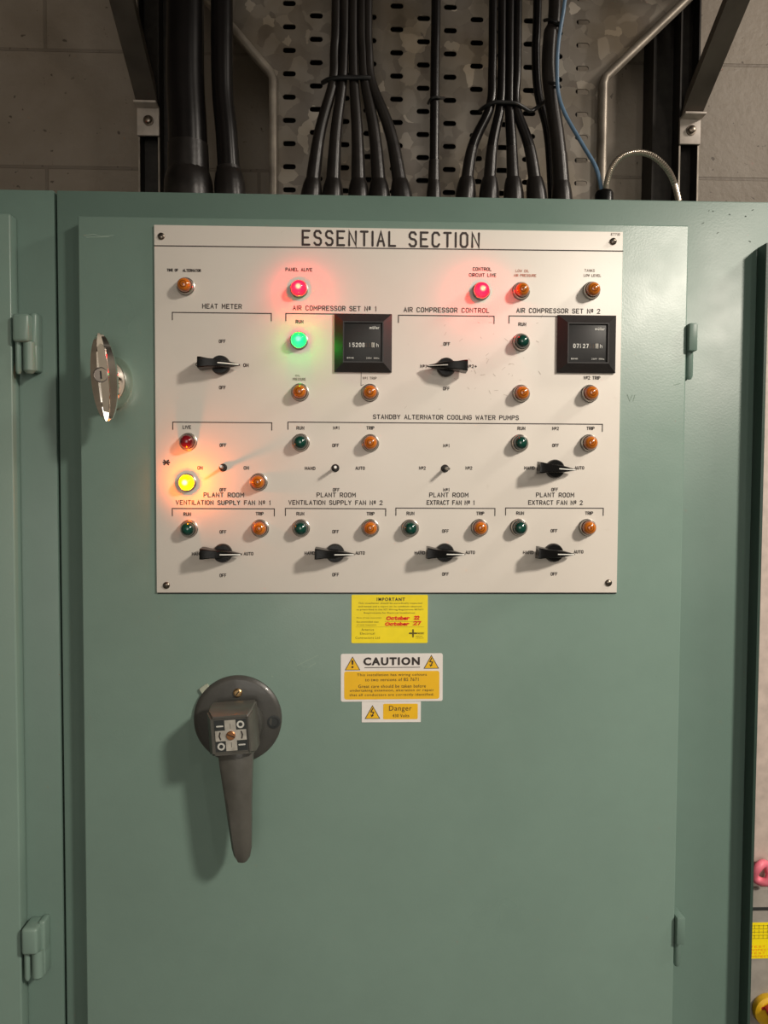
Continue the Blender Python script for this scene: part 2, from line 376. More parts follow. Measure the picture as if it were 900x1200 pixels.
# ------------------------------------------------------------------ cabinets
YF = .025                        # frame face;  doors stand proud of it
YD = .003                        # door face;   control panel face is y = 0
ZT = PZ(450, 229, YF)
seam = (PX(63.5, 225, YF) + PX(78, 1200, YF)) / 2
def cabinet_body(x0, x1, m=GREEN_FRAME):
    b = B(); box(b, x0, x1, YF, .43, .08, ZT, .002)
    box(b, x0 + .01, x1 - .01, YF + .03, .41, 0, .09)
    return b
def hinge(parent, xl, zt, zb, right):
    """lift-off hinge: folded upper leaf over a round lower barrel"""
    h = zt - zb; zm = zt - h * .48
    b = B()
    if right:
        box(b, xl, xl + .0115, -.004, YF + .001, zm, zt, .002)
        tube(b, [Vector((xl + .0065, .010, zb + .004)), Vector((xl + .0065, .010, zb + .008)), Vector((xl + .0065, .010, zm))], [.003, .0048, .0048])
        box(b, xl + .006, xl + .012, .012, YF + .001, zb + .006, zm, .001)
    else:
        box(b, xl, xl + .021, -.006, YF + .001, zm, zt, .004, 3)
        box(b, xl + .017, xl + .026, .006, YF + .001, zm - .006, zt + .003, .003, 3)
        tube(b, [Vector((xl + .017, .006, zb)), Vector((xl + .017, .006, zb + .004)), Vector((xl + .017, .006, zm + .001))], [.004, .0075, .0075])
        box(b, xl + .016, xl + .026, .006, YF + .001, zb + .003, zm, .003, 3)
        tube(b, [Vector((xl + .004, .004, zb - .001)), Vector((xl + .004, .004, zb + .003)), Vector((xl + .004, .004, zm + .001))], [.002, .0038, .0038])
    return obj('hinge', b, GREEN_FRAME if right else GREEN, parent)

main = thing('electrical_cabinet', 'large green enamelled switchgear cabinet whose door carries the white control panel', 'cabinet', (0, 0, 0))
XR = .80
obj('body', cabinet_body(seam + .0015, XR), GREEN_FRAME, main)
dx0 = (PX(93, 255, YD) + PX(100, 1200, YD)) / 2; dx1 = (PX(807, 263, YD) + PX(788.5, 1200, YD)) / 2
dzt = PZ(450, 258.5, YD)
b = B(); box(b, dx0, dx1, YD, YF - .0015, .2, dzt, .0018, 3)
door = obj('door', b, GREEN, main)
b = B(); box(b, dx0 + .012, dx1 - .012, YF - .003, YF + .001, .212, dzt - .012); obj('door_gasket', b, BLACK_MATT, door)
# scuffs on the door paint
PALE = simple('pale_scuff', (.26, .36, .30), .6)
for ln in ([(99, 276), (110, 274.6), (118, 277), (133, 276)], [(101, 278), (128, 277.6)], [(348, 780), (360, 774), (372, 768)], [(790, 451), (797, 449.5)],
           [(735, 462), (738, 470), (741, 463)], [(742, 470), (744, 463)], [(318, 792), (320, 793)], [(362, 782), (370, 777)]):
    q = [(P(u, v, YD).x, P(u, v, YD).z) for u, v in ln]; b = B(); strokes(b, [q], .0009, YD - .0002); obj('scuff_mark', b, PALE, door)
hinge(main, dx1 + .0005, PZ(811, 379, 0), PZ(811, 447, 0), True)
hinge(main, dx1 + .0005, PZ(796, 1074, 0), PZ(796, 1140, 0), True)
CHIP = simple('dark_chip', (.05, .07, .055), .7)
for k in range(8):
    u = random.uniform(818, 890); v = random.uniform(242, 292)
    q = P(u, v, YF); l = random.uniform(.0006, .003); t = random.uniform(-.8, .8); b = B()
    strokes(b, [[(q.x, q.z), (q.x + l * math.cos(t), q.z + l * math.sin(t))]], .0008, YF - .0003); obj('paint_chip', b, CHIP, main, smooth=0)

left = thing('electrical_cabinet', 'neighbouring green cabinet at left edge with raised door and two hinges', 'cabinet', (0, 0, 0))
obj('body', cabinet_body(-1.05, seam - .0018), GREEN_FRAME, left)
lx = (PX(10, 255, YD) + PX(27, 1200, YD)) / 2
b = B(); box(b, -1.0, lx, YD, YF - .001, .2, PZ(8, 250, YD), .002, 3); obj('door', b, GREEN, left)
hinge(left, lx + .004, PZ(28, 368, 0), PZ(30, 437, 0), False)
hinge(left, lx + .004, PZ(42, 1086, 0), PZ(42, 1150, 0), False)

# folded door edge standing out at the right, its shade put into the colour
rx = .5 * (PX(888, 292, YF) + PX(864, 1200, YF)); YE = .002
rc = .5 * (PX(899.5, 290, YE) + PX(877, 1200, YE))
edge = thing('cabinet_door', 'shaded green raised door edge standing out at the right of the big cabinet', 'door', (0, 0, 0))
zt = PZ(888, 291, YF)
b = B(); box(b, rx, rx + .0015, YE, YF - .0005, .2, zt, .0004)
box(b, rx, max(rc, rx + .004), YE - .0012, YE + .0002, .2, zt, .0004); obj('folded_edge', b, GREEN_SHADED, edge, smooth=0)
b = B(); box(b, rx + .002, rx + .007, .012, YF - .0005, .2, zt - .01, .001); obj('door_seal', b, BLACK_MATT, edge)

# pale enclosure seen past that edge
enc = thing('wall_enclosure', 'pale cream and grey enclosure glimpsed past the right door edge', 'enclosure', (0, 0, 0))
ex = rx + .008; YG = .013; zg = PZ(890, 1042, YG)
b = B(); box(b, ex, XR - .02, .018, YF - .0005, zg + .0004, zt - .004, .002); obj('cream_panel', b, CREAM, enc)
b = B(); box(b, ex, XR - .02, YG, YF - .0005, .3, zg, .002); obj('grey_panel', b, GREY_BOX, enc)
b = B(); box(b, ex, XR - .02, YG - .0016, YG, PZ(890, 1066, YG), PZ(890, 1063, YG)); obj('seam_strip', b, GREY_DARK, enc)
# pink cable loop
c = P(885, 1022, .009); c.x = rx + .0185; b = B()
tube(b, [c + Vector((.0105 * math.cos(t), .003 * math.sin(2 * t) - .002, .0125 * math.sin(t))) for t in [2 * PI * k / 30 for k in range(31)]], .0058, 12)
o = obj('cable_loop', b, PINK, None); o['label'] = 'pink cable looped against the cream enclosure at the right edge'; o['category'] = 'cable'
# yellow label on the grey enclosure
yl = thing('warning_label', 'yellow label with fine red and black print at the right edge', 'label', (0, 0, 0))
z1, z0 = PZ(890, 1081, YG), PZ(890, 1123, YG); x0 = PX(877, 1100, YG)
b = B(); box(b, x0, x0 + .07, YG - .0006, YG - .0001, z0, z1); obj('sticker', b, YELLOW, yl)
b = B(); yk = YG - .0008
for k in range(5): strokes(b, [[(x0 + .003 + .001 * (k % 2), z1 - .004 - .0045 * k), (x0 + .058, z1 - .004 - .0045 * k)]], .0004, yk)
for k in range(3): strokes(b, [[(x0 + .008 + j * .006, z1 - .008 - k * .007), (x0 + .008 + j * .006, z1 - .003 - k * .007)] for j in range(8)], .0004, yk)
obj('printed_grid', b, INK, yl, smooth=0)
b = B()
for k in range(4): stext(b, 'TEST DATE' if k % 2 else 'INSPECTED BY', x0 + .003, x0 + .05, z0 + .002 + k * .0045, .0026, .0003, yk)
obj('red_print', b, RED_INK, yl, smooth=0)
# yellow rotary isolator
c = P(898, 1180, YG); rk = thing('rotary_isolator', 'yellow rotary isolator with red grip in the bottom right corner', 'switch', (c.x, YG, c.z))
b = B(); lathe(b, [(.0, 0), (.020, 0), (.022, .005), (.021, .011), (.017, .014), (0, .014)]); obj('dial', b, YEL_KNOB, rk)
b = B(); box(b, -.006, .006, -.026, -.0135, -.016, .016, .003, mat=Matrix.Rotation(math.radians(-28), 4, 'Y')); obj('grip', b, RED_KNOB, rk)
b = B(); lathe(b, [(.0025, 0), (.0025, .0005), (0, .0005)], 14, cx=-.012, cz=.008); obj('dial_mark', b, RED_KNOB, rk, (0, -.0138, 0))

# ------------------------------------------------------------------ control panel
def R2(pts, Y=0.0): return [(P(u, v, Y).x, P(u, v, Y).z) for u, v in pts]
cx0 = (PX(180, 264) + PX(184, 693)) / 2; cx1 = (PX(731, 271) + PX(722, 694)) / 2
cz1 = (PZ(180, 264) + PZ(731, 271)) / 2; cz0 = (PZ(184, 694) + PZ(722, 695)) / 2
cp = thing('control_board', 'white laminate control panel headed ESSENTIAL SECTION mounted on the green door', 'control panel', (0, 0, 0))
b = B(); box(b, cx0, cx1, 0, YD - .0001, cz0, cz1, .0006); plate = obj('face_plate', b, PANEL, cp)
b = B(); box(b, cx0 + .001, cx1 - .0001, .0016, YD - .00005, cz0 - .0015, cz0 + .001); obj('plate_edge', b, BLACK_MATT, cp)
for u, v in ((189, 277), (718.5, 283), (195, 686), (713, 683)):
    q = P(u, v); b = B(); lathe(b, [(.0046, 0), (.0044, .0012), (.003, .0024), (0, .0028)], 20)
    s = obj('screw', b, SCREW, cp, (q.x, 0, q.z)); b = B(); box(b, -.0035, .0035, -.0030, -.0024, -.0005, .0005); obj('screw_slot', b, BLACK_MATT, s)
YL = -.00025
def rule(pts, w=.0011, m=INK):
    b = B(); strokes(b, [R2(pts)], w, YL); obj('engraved_line', b, m, cp, smooth=0)
rule([(181, 288), (730, 294.3)], .0013)
def brk(x0, x1, y, y2=None, drop=8.5, right=True):
    y2 = y if y2 is None else y2; a, c = P(x0, y), P(x1, y2); z = (a.z + c.z) / 2; d = drop * px
    pts = [(a.x, z - d), (a.x, z), (c.x, z)] + ([(c.x, z - d)] if right else [])
    b = B(); strokes(b, [pts], .0012, YL); obj('engraved_bracket', b, INK, cp, smooth=0)
brk(202, 318, 366, 367.5); brk(335, 392.5, 367.5, 367.8, right=False); brk(467, 579, 370, 370); brk(596.5, 654, 370.5, right=False)
brk(202.5, 318.5, 494.6, 495.5); brk(337.5, 706, 495.6, 496.2); brk(202, 321.5, 596); brk(334.5, 452, 596); brk(464, 580, 595.6); brk(592.5, 707, 595.4)
def word(s, x0, x1, y, h=4.0, w=.75, m=INK, slant=0, gap=2.3):
    """engraved word between pixel columns x0 and x1, centred on row y, cap height h px"""
    a, c = P(x0, y), P(x1, y); z = (a.z + c.z) / 2 - h * px / 2
    b = B(); stext(b, s, a.x, c.x, z, h * px, w * px, YL, gap=gap, slant=slant); obj('engraved_word', b, m, cp, smooth=0)
word('ESSENTIAL SECTION', 353.5, 562.5, 280.1, 18.3, 2.5, gap=3.0)
word('HEAT METER', 237, 283.5, 359, 5.8, .95); word('AIR COMPRESSOR SET Nº 1', 343, 441, 361.4, 5.8, .95)
word('AIR COMPRESSOR CONTROL', 473, 573.5, 363.4, 5.8, .95); word('AIR COMPRESSOR SET Nº 2', 605, 703.5, 364.3, 5.8, .95)
word('STANDBY ALTERNATOR COOLING WATER PUMPS', 437, 608, 489, 5.6, .95)
for a, c, d, e, s in ((238.5, 286, 206, 317, 'VENTILATION SUPPLY FAN Nº 1'), (371, 417, 338, 448.5, 'VENTILATION SUPPLY FAN Nº 2'),
                      (503, 549, 500, 556, 'EXTRACT FAN Nº 1'), (628, 673, 619, 683, 'EXTRACT FAN Nº 2')):
    word('PLANT ROOM', a, c, 580, 5.6, .95); word(s, d, e, 589, 5.6, .95)
word('TIME OF', 195.5, 209, 316.6, 3.4, .8); word('ALTERNATOR', 214, 235.5, 317, 3.4, .8)
word('PANEL ALIVE', 334.5, 366, 316, 4.2, .8); word('CONTROL', 554, 576, 315.4, 4.2, .8); word('CIRCUIT LIVE', 549.5, 581.5, 322.4, 4.2, .8)
word('LOW OIL', 604, 620, 317.5, 3.2, .5, INK_RED); word('AIR PRESSURE', 602, 628.5, 322.8, 3.2, .6, INK_RED)
word('TANKS', 685, 697, 317, 3.2, .5, INK_FADED); word('LOW LEVEL', 684, 704.5, 322.8, 3.2, .6, INK_FADED)
word('1970', 716, 726.5, 274.6, 3, .55, INK_FADED) if '9' in G else word('E7710', 716, 726.5, 274.6, 3, .55, INK_FADED)
word('OIL', 346, 352, 440.2, 2.2, .5, INK_FADED); word('PRESSURE', 343, 358.5, 444.4, 3.2, .55, INK_FADED)
word('Nº1 TRIP', 425, 441.5, 443.2, 3.2, .6, INK_FADED); word('Nº2 TRIP', 684, 703.5, 442.8, 4.2, .8)
word('LIVE', 214, 224, 500.6, 4.2, .8)
for x, y in ((351, 377), (612, 380), (352, 501.5), (611, 502), (219.5, 602.5), (352, 602), (481, 601.6), (609.5, 601.4)): word('RUN', x - 4.6, x + 4.6, y, 4.2, .85)
for x, y in ((434, 501.5), (692, 502), (304.3, 602), (434.3, 602), (562.8, 601.6), (690.3, 601.4)): word('TRIP', x - 4.7, x + 4.7, y, 4.2, .85)
for x, y in ((260.5, 400), (260.7, 454.2), (523.6, 403), (523, 455.4), (261.3, 521.8), (261.3, 574), (261.3, 623.3), (261.3, 674.3), (393.3, 522), (394, 574),
             (393.3, 623), (393.3, 673.4), (651, 522), (650, 573.7), (522, 622.4), (522, 672.8), (649.3, 622), (649.3, 672.6)): word('OFF', x - 4, x + 4, y, 4.2, .8)
for x, y in ((232.5, 427), (288.3, 428), (234.5, 548.4), (288.7, 548.4)): word('ON', x - 3.2, x + 3.2, y, 4.2, .85)
for x, y in ((496, 429.2), (394, 501.5), (523, 522.3), (523, 574)): word('Nº1', x - 3.6, x + 3.6, y, 4, .8)
for x, y in ((495, 548.5), (549.5, 548.5), (651, 502.2)): word('Nº2', x - 4, x + 4, y, 4, .8)
word('Nº2+', 546.5, 559, 429.3, 4, .8)
for x, y in ((231, 649), (363.5, 548.8), (363, 648.2), (492, 647.8), (620.5, 548.4), (619, 647.4)): word('HAND', x - 6.2, x + 6.2, y, 4, .85)
for x, y in ((291.3, 648.8), (422, 548.6), (422, 648), (551, 647.3), (679, 548.2), (678, 646.6)): word('AUTO', x - 5.6, x + 5.6, y, 4, .85)
word('*', 190.5, 199.5, 542, 8, 1.7)
rule([(423.3, 436), (423, 452)], .0006); rule([(423, 452), (426, 450.6)], .0006)
b = B()
for k in range(46):                                  # small pencil and dirt marks
    u = random.gauss(555, 40); v = random.gauss(430, 38)
    if not 345 < v < 490 or 388 < u < 462 or 650 < u < 724: continue
    q = P(u, v); l = random.uniform(.001, .006); t = random.uniform(-1.2, 1.2)
    strokes(b, [[(q.x, q.z), (q.x + l * math.cos(t), q.z + l * math.sin(t))]], .0004, YL)
obj('pencil_mark', b, simple('pencil', (.50, .45, .39), .7), cp, smooth=0)

# ------------------------------------------------------------------ indicator lamps
def make_lamp(mat, lit_=None):
    t = thing('indicator_lamp', '', 'indicator lamp', (0, 0, 0), 'indicator lamps on the control panel')
    b = B(); lathe(b, [(.0113, 0), (.0115, .0022), (.0108, .0026), (.0104, .0065), (.0096, .0075), (.0091, .0072), (.0089, .0050)], 44, cap=False); obj('bezel', b, STEEL, t)
    b = B(); lathe(b, [(.0088, .005), (.0089, .0105), (.0083, .0128), (.0068, .0150), (.0046, .0165), (.0022, .0172), (0, .0174)], 40, cap=False)
    obj('lens', b, mat, t)
    if lit_:
        col, en = lit_
        ld = bpy.data.lights.new('bulb', 'POINT'); ld.color = col; ld.energy = en; ld.shadow_soft_size = .005
        lo = bpy.data.objects.new('bulb', ld); COL.objects.link(lo); lo.parent = t; lo.location = (0, -.0122, 0)
    return t
LP = [(216, 334, 'a', 'amber lamp in the top left corner, under tiny smudged lettering'),
      (350, 337, 'R', 'glowing red lamp under the words PANEL ALIVE'),
      (565, 339.5, 'R', 'glowing red lamp under the words CONTROL CIRCUIT LIVE'),
      (612, 339.5, 'a', 'amber lamp just right of the glowing control circuit red lamp'),
      (695, 339, 'a', 'amber lamp in the top right corner above the AIR COMPRESSOR SET Nº 2 meter'),
      (350, 398, 'G', 'glowing green lamp left of the first hour meter'),
      (612, 400, 'g', 'unlit dark green lamp left of the second hour meter'),
      (351, 459, 'a', 'amber lamp directly below the glowing green lamp'),
      (433.5, 459.5, 'a', 'amber lamp below the first hour meter'),
      (612, 460.5, 'a', 'amber lamp below the unlit green lamp beside the second hour meter'),
      (693, 460.5, 'a', 'amber lamp below the second hour meter, under Nº2 TRIP'),
      (219, 517.5, 'r', 'dark red unlit lamp under the word LIVE'),
      (352, 518.3, 'g', 'dark green lamp under RUN at the left of the Nº 1 cooling water pump'),
      (434, 518.8, 'a', 'amber lamp under TRIP for the Nº 1 cooling water pump'),
      (610.3, 519, 'g', 'dark green lamp under RUN for the Nº 2 cooling water pump'),
      (692, 519, 'a', 'amber lamp under TRIP for the Nº 2 cooling water pump'),
      (218, 565.5, 'Y', 'brightly glowing yellow lamp beside the black asterisk'),
      (302.3, 565, 'a', 'amber lamp right of the spindle level with the glowing yellow lamp'),
      (220, 620, 'g', 'dark green lamp under RUN of VENTILATION SUPPLY FAN Nº 1'),
      (304, 619.5, 'a', 'amber lamp under TRIP of VENTILATION SUPPLY FAN Nº 1'),
      (352.3, 619.3, 'g', 'dark green lamp under RUN of VENTILATION SUPPLY FAN Nº 2'),
      (434, 619, 'a', 'amber lamp under TRIP of VENTILATION SUPPLY FAN Nº 2'),
      (481, 619.3, 'g', 'dark green lamp under RUN of EXTRACT FAN Nº 1'),
      (563, 618.8, 'a', 'amber lamp under TRIP of EXTRACT FAN Nº 1'),
      (609.3, 618.5, 'g', 'dark green lamp under RUN of EXTRACT FAN Nº 2'),
      (690.3, 618.5, 'a', 'amber lamp under TRIP of EXTRACT FAN Nº 2')]
first = {}
SPEC = {'a': (AMBER, None), 'g': (GREEN_L, None), 'r': (RED_L, None), 'R': (LIT_RED, ((1, .0, .0), .55)), 'G': (LIT_GREEN, ((.0, 1, .05), .10)), 'Y': (LIT_YEL, ((1, .19, .0), 1.05))}
for u, v, k, lab in LP:
    q = P(u, v, -.009); loc = (q.x, 0, q.z)
    if k in first: dup(first[k], loc, lab)
    else:
        t = first[k] = make_lamp(*SPEC[k]); t.location = loc; t['label'] = lab

# ------------------------------------------------------------------ selector switches
def blade(bm):
    """pointer grip seen from the front: square tail at -x, waist, needle at +x"""
    st = [(-.0250, .0080, .0270), (-.0215, .0078, .0275), (-.0120, .0060, .0265), (0, .0056, .0250), (.0085, .0044, .0215), (.0170, .0026, .0165), (.0255, .0008, .0125)]
    rings = []
    for x, w, h in st:
        lo = .0080
        rings.append([bm.verts.new(c) for c in ((x, -lo, -w), (x, -lo, w), (x, -h + .001, w * .86), (x, -h, w * .70), (x, -h, -w * .70), (x, -h + .001, -w * .86))])
    for a, c in zip(rings, rings[1:]):
        for k in range(6): bm.faces.new((a[k], a[(k + 1) % 6], c[(k + 1) % 6], c[k]))
    bm.faces.new(rings[0]); bm.faces.new(rings[-1])
def make_knob():
    t = thing('selector_switch', '', 'rotary switch', (0, 0, 0), 'pointer selector switches on the control panel')
    b = B(); lathe(b, [(.0122, 0), (.0124, .0030), (.0118, .0075), (.0108, .0090), (0, .0092)], 40); obj('skirt', b, BLACK, t)
    b = B(); blade(b); g = obj('pointer_grip', b, BLACK, t, smooth=30)
    b = B(); p = [(-.0000, .0252), (.0085, .0218), (.0170, .0168), (.0245, .0131)]
    for (xa, ha), (xb, hb) in zip(p, p[1:]):
        w = .0006
        b.faces.new([b.verts.new(c) for c in ((xa, -ha, -w), (xb, -hb, -w), (xb, -hb, w), (xa, -ha, w))])
    if True: obj('white_line', b, WHITE_MARK, g)
    b = B(); prism(b, [(-.0252, -.004), (-.0252, .004), (-.0248, .004), (-.0248, -.004)], -.024, -.012); obj('tail_recess', b, BLACK_MATT, g)
    return t
KN = [(258, 427.5, 3, 'black pointer switch under HEAT METER'), (523, 430, 183, 'black pointer switch under AIR COMPRESSOR CONTROL, its needle turned left'),
      (651, 549.5, 1, 'black pointer switch for the Nº 2 cooling water pump'), (260.5, 648.5, 2, 'black pointer switch under VENTILATION SUPPLY FAN Nº 1'),
      (392.5, 648.5, 2, 'black pointer switch under VENTILATION SUPPLY FAN Nº 2'), (521.5, 648, 1, 'black pointer switch under EXTRACT FAN Nº 1'),
      (649.5, 648, 1, 'black pointer switch under EXTRACT FAN Nº 2')]
kn = make_knob()
for i, (u, v, a, lab) in enumerate(KN):
    q = P(u, v, -.006); loc = (q.x, 0, q.z)
    t = kn if i == 0 else dup(kn, loc, lab)
    t.location = loc; t['label'] = lab; t.rotation_euler = (0, math.radians(-a + 4), 0)

# bare spindles
def spindle(u, v, du, dv, lab):
    q = P(u, v); t = thing('switch_spindle', lab, 'spindle', (q.x, 0, q.z), 'bare switch spindles without knobs')
    b = B(); lathe(b, [(.0052, 0), (.0050, .0012), (.0040, .0022), (0, .0022)], 24); obj('bush', b, BLACK_MATT, t)
    b = B(); tube(b, [Vector((0, -.002, 0)), Vector((du * px, -.012, -dv * px)), Vector((2 * du * px, -.021, -2 * dv * px))], [.0020, .0020, .0017], 14); obj('shaft', b, STEEL, t)
spindle(261.5, 548, .3, -.6, 'bare metal spindle between the ON marks, nearest the glowing yellow lamp')
spindle(393, 548.5, .3, -.4, 'bare metal spindle between HAND and AUTO of the Nº 1 pump')
spindle(521.5, 549, 1.2, .3, 'bare metal spindle between two Nº2 marks in the middle of the panel')

# ------------------------------------------------------------------ hour meters
def meter(u0, v0, u1, v1, digits, lab):
    a, c = P(u0, v0, -.003), P(u1, v1, -.003); W_, H_ = (c.x - a.x) / 2, (a.z - c.z) / 2
    t = thing('hour_meter', lab, 'hour meter', ((a.x + c.x) / 2, 0, (a.z + c.z) / 2), 'black hour run meters')
    iw, ih = W_ * .70, H_ * .70
    b = B(); R = []
    for w, h, y in ((W_ - .001, H_ - .001, 0), (W_, H_, .001), (W_, H_, .003), (iw, ih, .011), (iw - .0015, ih - .0015, .011), (iw - .002, ih - .002, .0085), (iw - .002, ih - .002, .0)):
        R.append([b.verts.new((sx * w, -y, sz * h)) for sx, sz in ((-1, -1), (1, -1), (1, 1), (-1, 1))])
    for p, q in zip(R, R[1:]):
        for k in range(4): b.faces.new((p[k], p[(k + 1) % 4], q[(k + 1) % 4], q[k]))
    obj('bezel', b, METER_BEZEL, t, smooth=0)
    b = B(); box(b, -iw + .0015, iw - .0015, -.0088, -.001, -ih + .0015, ih - .0015, .0008); f = obj('face', b, METER_FACE, t)
    y = -.0089; zc = -.0035
    b = B(); box(b, -iw + .0065, iw - .0095, y - .0002, y + .0005, zc - .0036, zc + .0036); obj('counter_window', b, DRUM, f)
    xs = -iw + .0078; st = .0042
    b = B(); b2 = B()
    for k, d in enumerate(digits):
        bb = b if k < len(digits) - 3 else b2
        if d != ' ' and k < len(digits) - 1: stext(bb, d, xs + k * st, xs + k * st + (.0030 if d != '1' else .0013), zc - .0027, .0054, .0008, y - .0003)
    obj('counter_digits', b, WHITE_MARK, f, smooth=0); obj('counter_digits', b2, DRUM_BROWN, f, smooth=0, label='brown counter digits')
    b = B(); x = xs + (len(digits) - 1) * st; box(b, x - .0006, x + .0030, y - .0006, y, zc - .0030, zc + .0030, .0002); wd = obj('white_drum', b, DRUM_WHITE, f)
    b = B(); stext(b, digits[-1], x, x + .0026, zc - .0027, .0054, .0006, y - .0007); obj('drum_digit', b, INK, f)
    b = B(); stext(b, 'h', x + .0054, x + .0082, zc - .0025, .0050, .0006, y - .0003)
    ftext(b, 'müller', iw - .0115, ih - .0075, .0125, .0038, y - .0003, .02)
    ftext(b, 'BW40', -iw + .0095, -ih + .006, .0085, .0020, y - .0003)
    ftext(b, '230V  50Hz', iw - .0135, -ih + .006, .0165, .0020, y - .0003)
    obj('face_print', b, WHITE_MARK, f, smooth=0)
meter(392, 367.3, 459, 436.5, '15208118', 'black square hour meter reading 15208 in the AIR COMPRESSOR SET Nº 1 group')
meter(653.5, 369, 721, 437.3, '07127118', 'black square hour meter reading 07127 in the AIR COMPRESSOR SET Nº 2 group')

# ------------------------------------------------------------------ stickers
def rrect(x0, x1, z0, z1, r, n=5):
    pts = []
    for cx, cz, a in ((x1 - r, z1 - r, 0), (x0 + r, z1 - r, 90), (x0 + r, z0 + r, 180), (x1 - r, z0 + r, 270)):
        for k in range(n): t = math.radians(a + 90 * k / (n - 1)); pts.append((cx + r * math.cos(t), cz + r * math.sin(t)))
    return pts
def sticker(name, lab, u0, v0, u1, v1, m, r, rot=0.):
    a, c = P(u0, v0, YD), P(u1, v1, YD); hw, hh = (c.x - a.x) / 2, (a.z - c.z) / 2
    t = thing(name, lab, 'sticker', ((a.x + c.x) / 2, YD, (a.z + c.z) / 2)); t.rotation_euler = (0, rot, 0)
    b = B(); prism(b, rrect(-hw, hw, -hh, hh, r), -.0005, -.00005); obj('backing', b, m, t, smooth=0)
    def loc(u, v): q = P(u, v, YD); return q.x - t.location.x, q.z - t.location.z
    return t, hw, hh, loc
Y1, Y2 = -.0007, -.0009
t, hw, hh, L = sticker('inspection_sticker', 'yellow IMPORTANT inspection sticker with handwritten red dates, under the control panel', 412, 697, 501, 753.4, YELLOW, .0015)
def put(bm, s, u0, u1, v, h, y=Y1, bold=0., sp=1.12): x0, z = L(u0, v); x1, _ = L(u1, v); ftext(bm, s, (x0 + x1) / 2, z, x1 - x0, h * px, y, bold, sp)
b = B(); put(b, 'IMPORTANT', 441.5, 474.5, 702.2, 4.0, bold=.03, sp=1.3)
for s, a, c, v in (('This installation should be periodically inspected', 420, 494.5, 707), ('and tested and a report on its condition obtained,', 420, 494.5, 710.8),
                   ('as prescribed in the IET Wiring Regulations BS7671', 418, 496, 714.5), ('Requirements for Electrical Installations.', 426.5, 487, 718.3)): put(b, s, a, c, v, 2.4)
obj('printed_text', b, INK, t, smooth=0)
b = B()
for s, a, c, v in (('Date of last inspection', 418, 447, 724), ('Recommended date', 418, 443.5, 728.6), ('of next inspection', 418, 441, 732.3)): put(b, s, a, c, v, 2.0)
for s, a, c, v, h in (('Arterius', 423.5, 438, 737.7, 2.6), ('Electrical', 422, 439, 742.2, 2.6), ('Contractors Ltd', 416.5, 445, 747.2, 2.8)): put(b, s, a, c, v, h)
put(b, 'NICEIC', 489.4, 497, 742, 2.2, bold=.04); put(b, 'APPROVED', 487, 495, 745.4, 1.1); put(b, 'CONTRACTOR', 487, 496.4, 747.6, 1.1)
for ln, w in (([(417, 734.6), (497, 734.6)], .0002), ([(480, 742), (488, 742)], .0022), ([(484, 738), (484, 746)], .0021), ([(451, 728.3), (493, 728.3)], .0002)):
    strokes(b, [[L(*p) for p in ln]], w, Y1)
obj('fine_print', b, simple('brown_print', (.12, .085, .005), .6), t, smooth=0)
b = B()
for s, a, c, v, h in (('October', 452.5, 480, 726.6, 5.0), ('22', 485, 491.5, 726, 4.6), ('October', 451, 479.5, 733.2, 4.6), ('27', 484, 493, 732.6, 5.0)):
    x0, z = L(a, v); x1, _ = L(c, v); G['O'] = [[(1.4, 0), (0, 1.4), (.3, 4.2), (2, 5.4), (4.4, 4.8), (4.8, 2), (3.4, .2), (1.4, 0)]] if s[0] == 'O' else G['O']
    stext(b, s, x0, x1, z, h * px, .0014, Y2, gap=1.2, slant=.08)
obj('handwriting', b, RED_INK, t, smooth=0, label='red handwritten dates')

def tri(bm, cx, cz, w, h, y, k=1.): bm.faces.new([bm.verts.new(c) for c in ((cx - w / 2 * k, y, cz - h / 2 + (1 - k) * h * .30), (cx + w / 2 * k, y, cz - h / 2 + (1 - k) * h * .30), (cx, y, cz + h / 2 - (1 - k) * h * .62))])
def symbol(t, u, v, w, h, kind):
    cx, cz = L(u, v)
    b = B(); tri(b, cx, cz, w * px, h * px, Y1); s = obj('warning_triangle', b, INK, t, smooth=0)
    b = B(); tri(b, cx, cz, w * px, h * px, Y2 - .0001, .86); obj('triangle_fill', b, YELLOW2, s, smooth=0)
    b = B(); q = h * px; y = Y2 - .0003
    if kind == 'bolt': strokes(b, [[(cx + q * .03, cz + q * .28), (cx - q * .11, cz + q * .02), (cx + q * .09, cz - q * .02), (cx - q * .05, cz - q * .32)]], q * .07, y); strokes(b, [[(cx - q * .11, cz - q * .2), (cx - q * .05, cz - q * .32), (cx + q * .06, cz - q * .24)]], q * .05, y)
    else:
        b.faces.new([b.verts.new(c) for c in ((cx - q * .045, y, cz - q * .1), (cx + q * .045, y, cz - q * .1), (cx + q * .075, y, cz + q * .22), (cx - q * .075, y, cz + q * .22))])
        strokes(b, [[(cx - q * .001, cz - q * .27), (cx + q * .001, cz - q * .27)]], q * .15, y)
    obj('bolt_symbol' if kind == 'bolt' else 'exclamation_mark', b, INK, s, smooth=0)
t, hw, hh, L = sticker('caution_sticker', 'white and amber CAUTION sticker about wiring colours with two warning triangles', 399.5, 766, 518.5, 821.5, STICK_W, .0025, .004)
t.rotation_euler.y = -.004
x0, zt_ = L(403.3, 786.5); x1, zb_ = L(514.7, 819)
b = B(); prism(b, rrect(x0, x1, zb_, zt_, .003), Y1 + .0001, -.0004); obj('amber_field', b, YELLOW2, t, smooth=0)
b = B(); put(b, 'CAUTION', 426, 492, 774.8, 9.6, Y2, .042, 1.2); x0, z = L(427.5, 782); x1, _ = L(492, 782); strokes(b, [[(x0, z), (x1, z)]], .0008, Y2)
obj('heading', b, INK, t, smooth=0)
b = B()
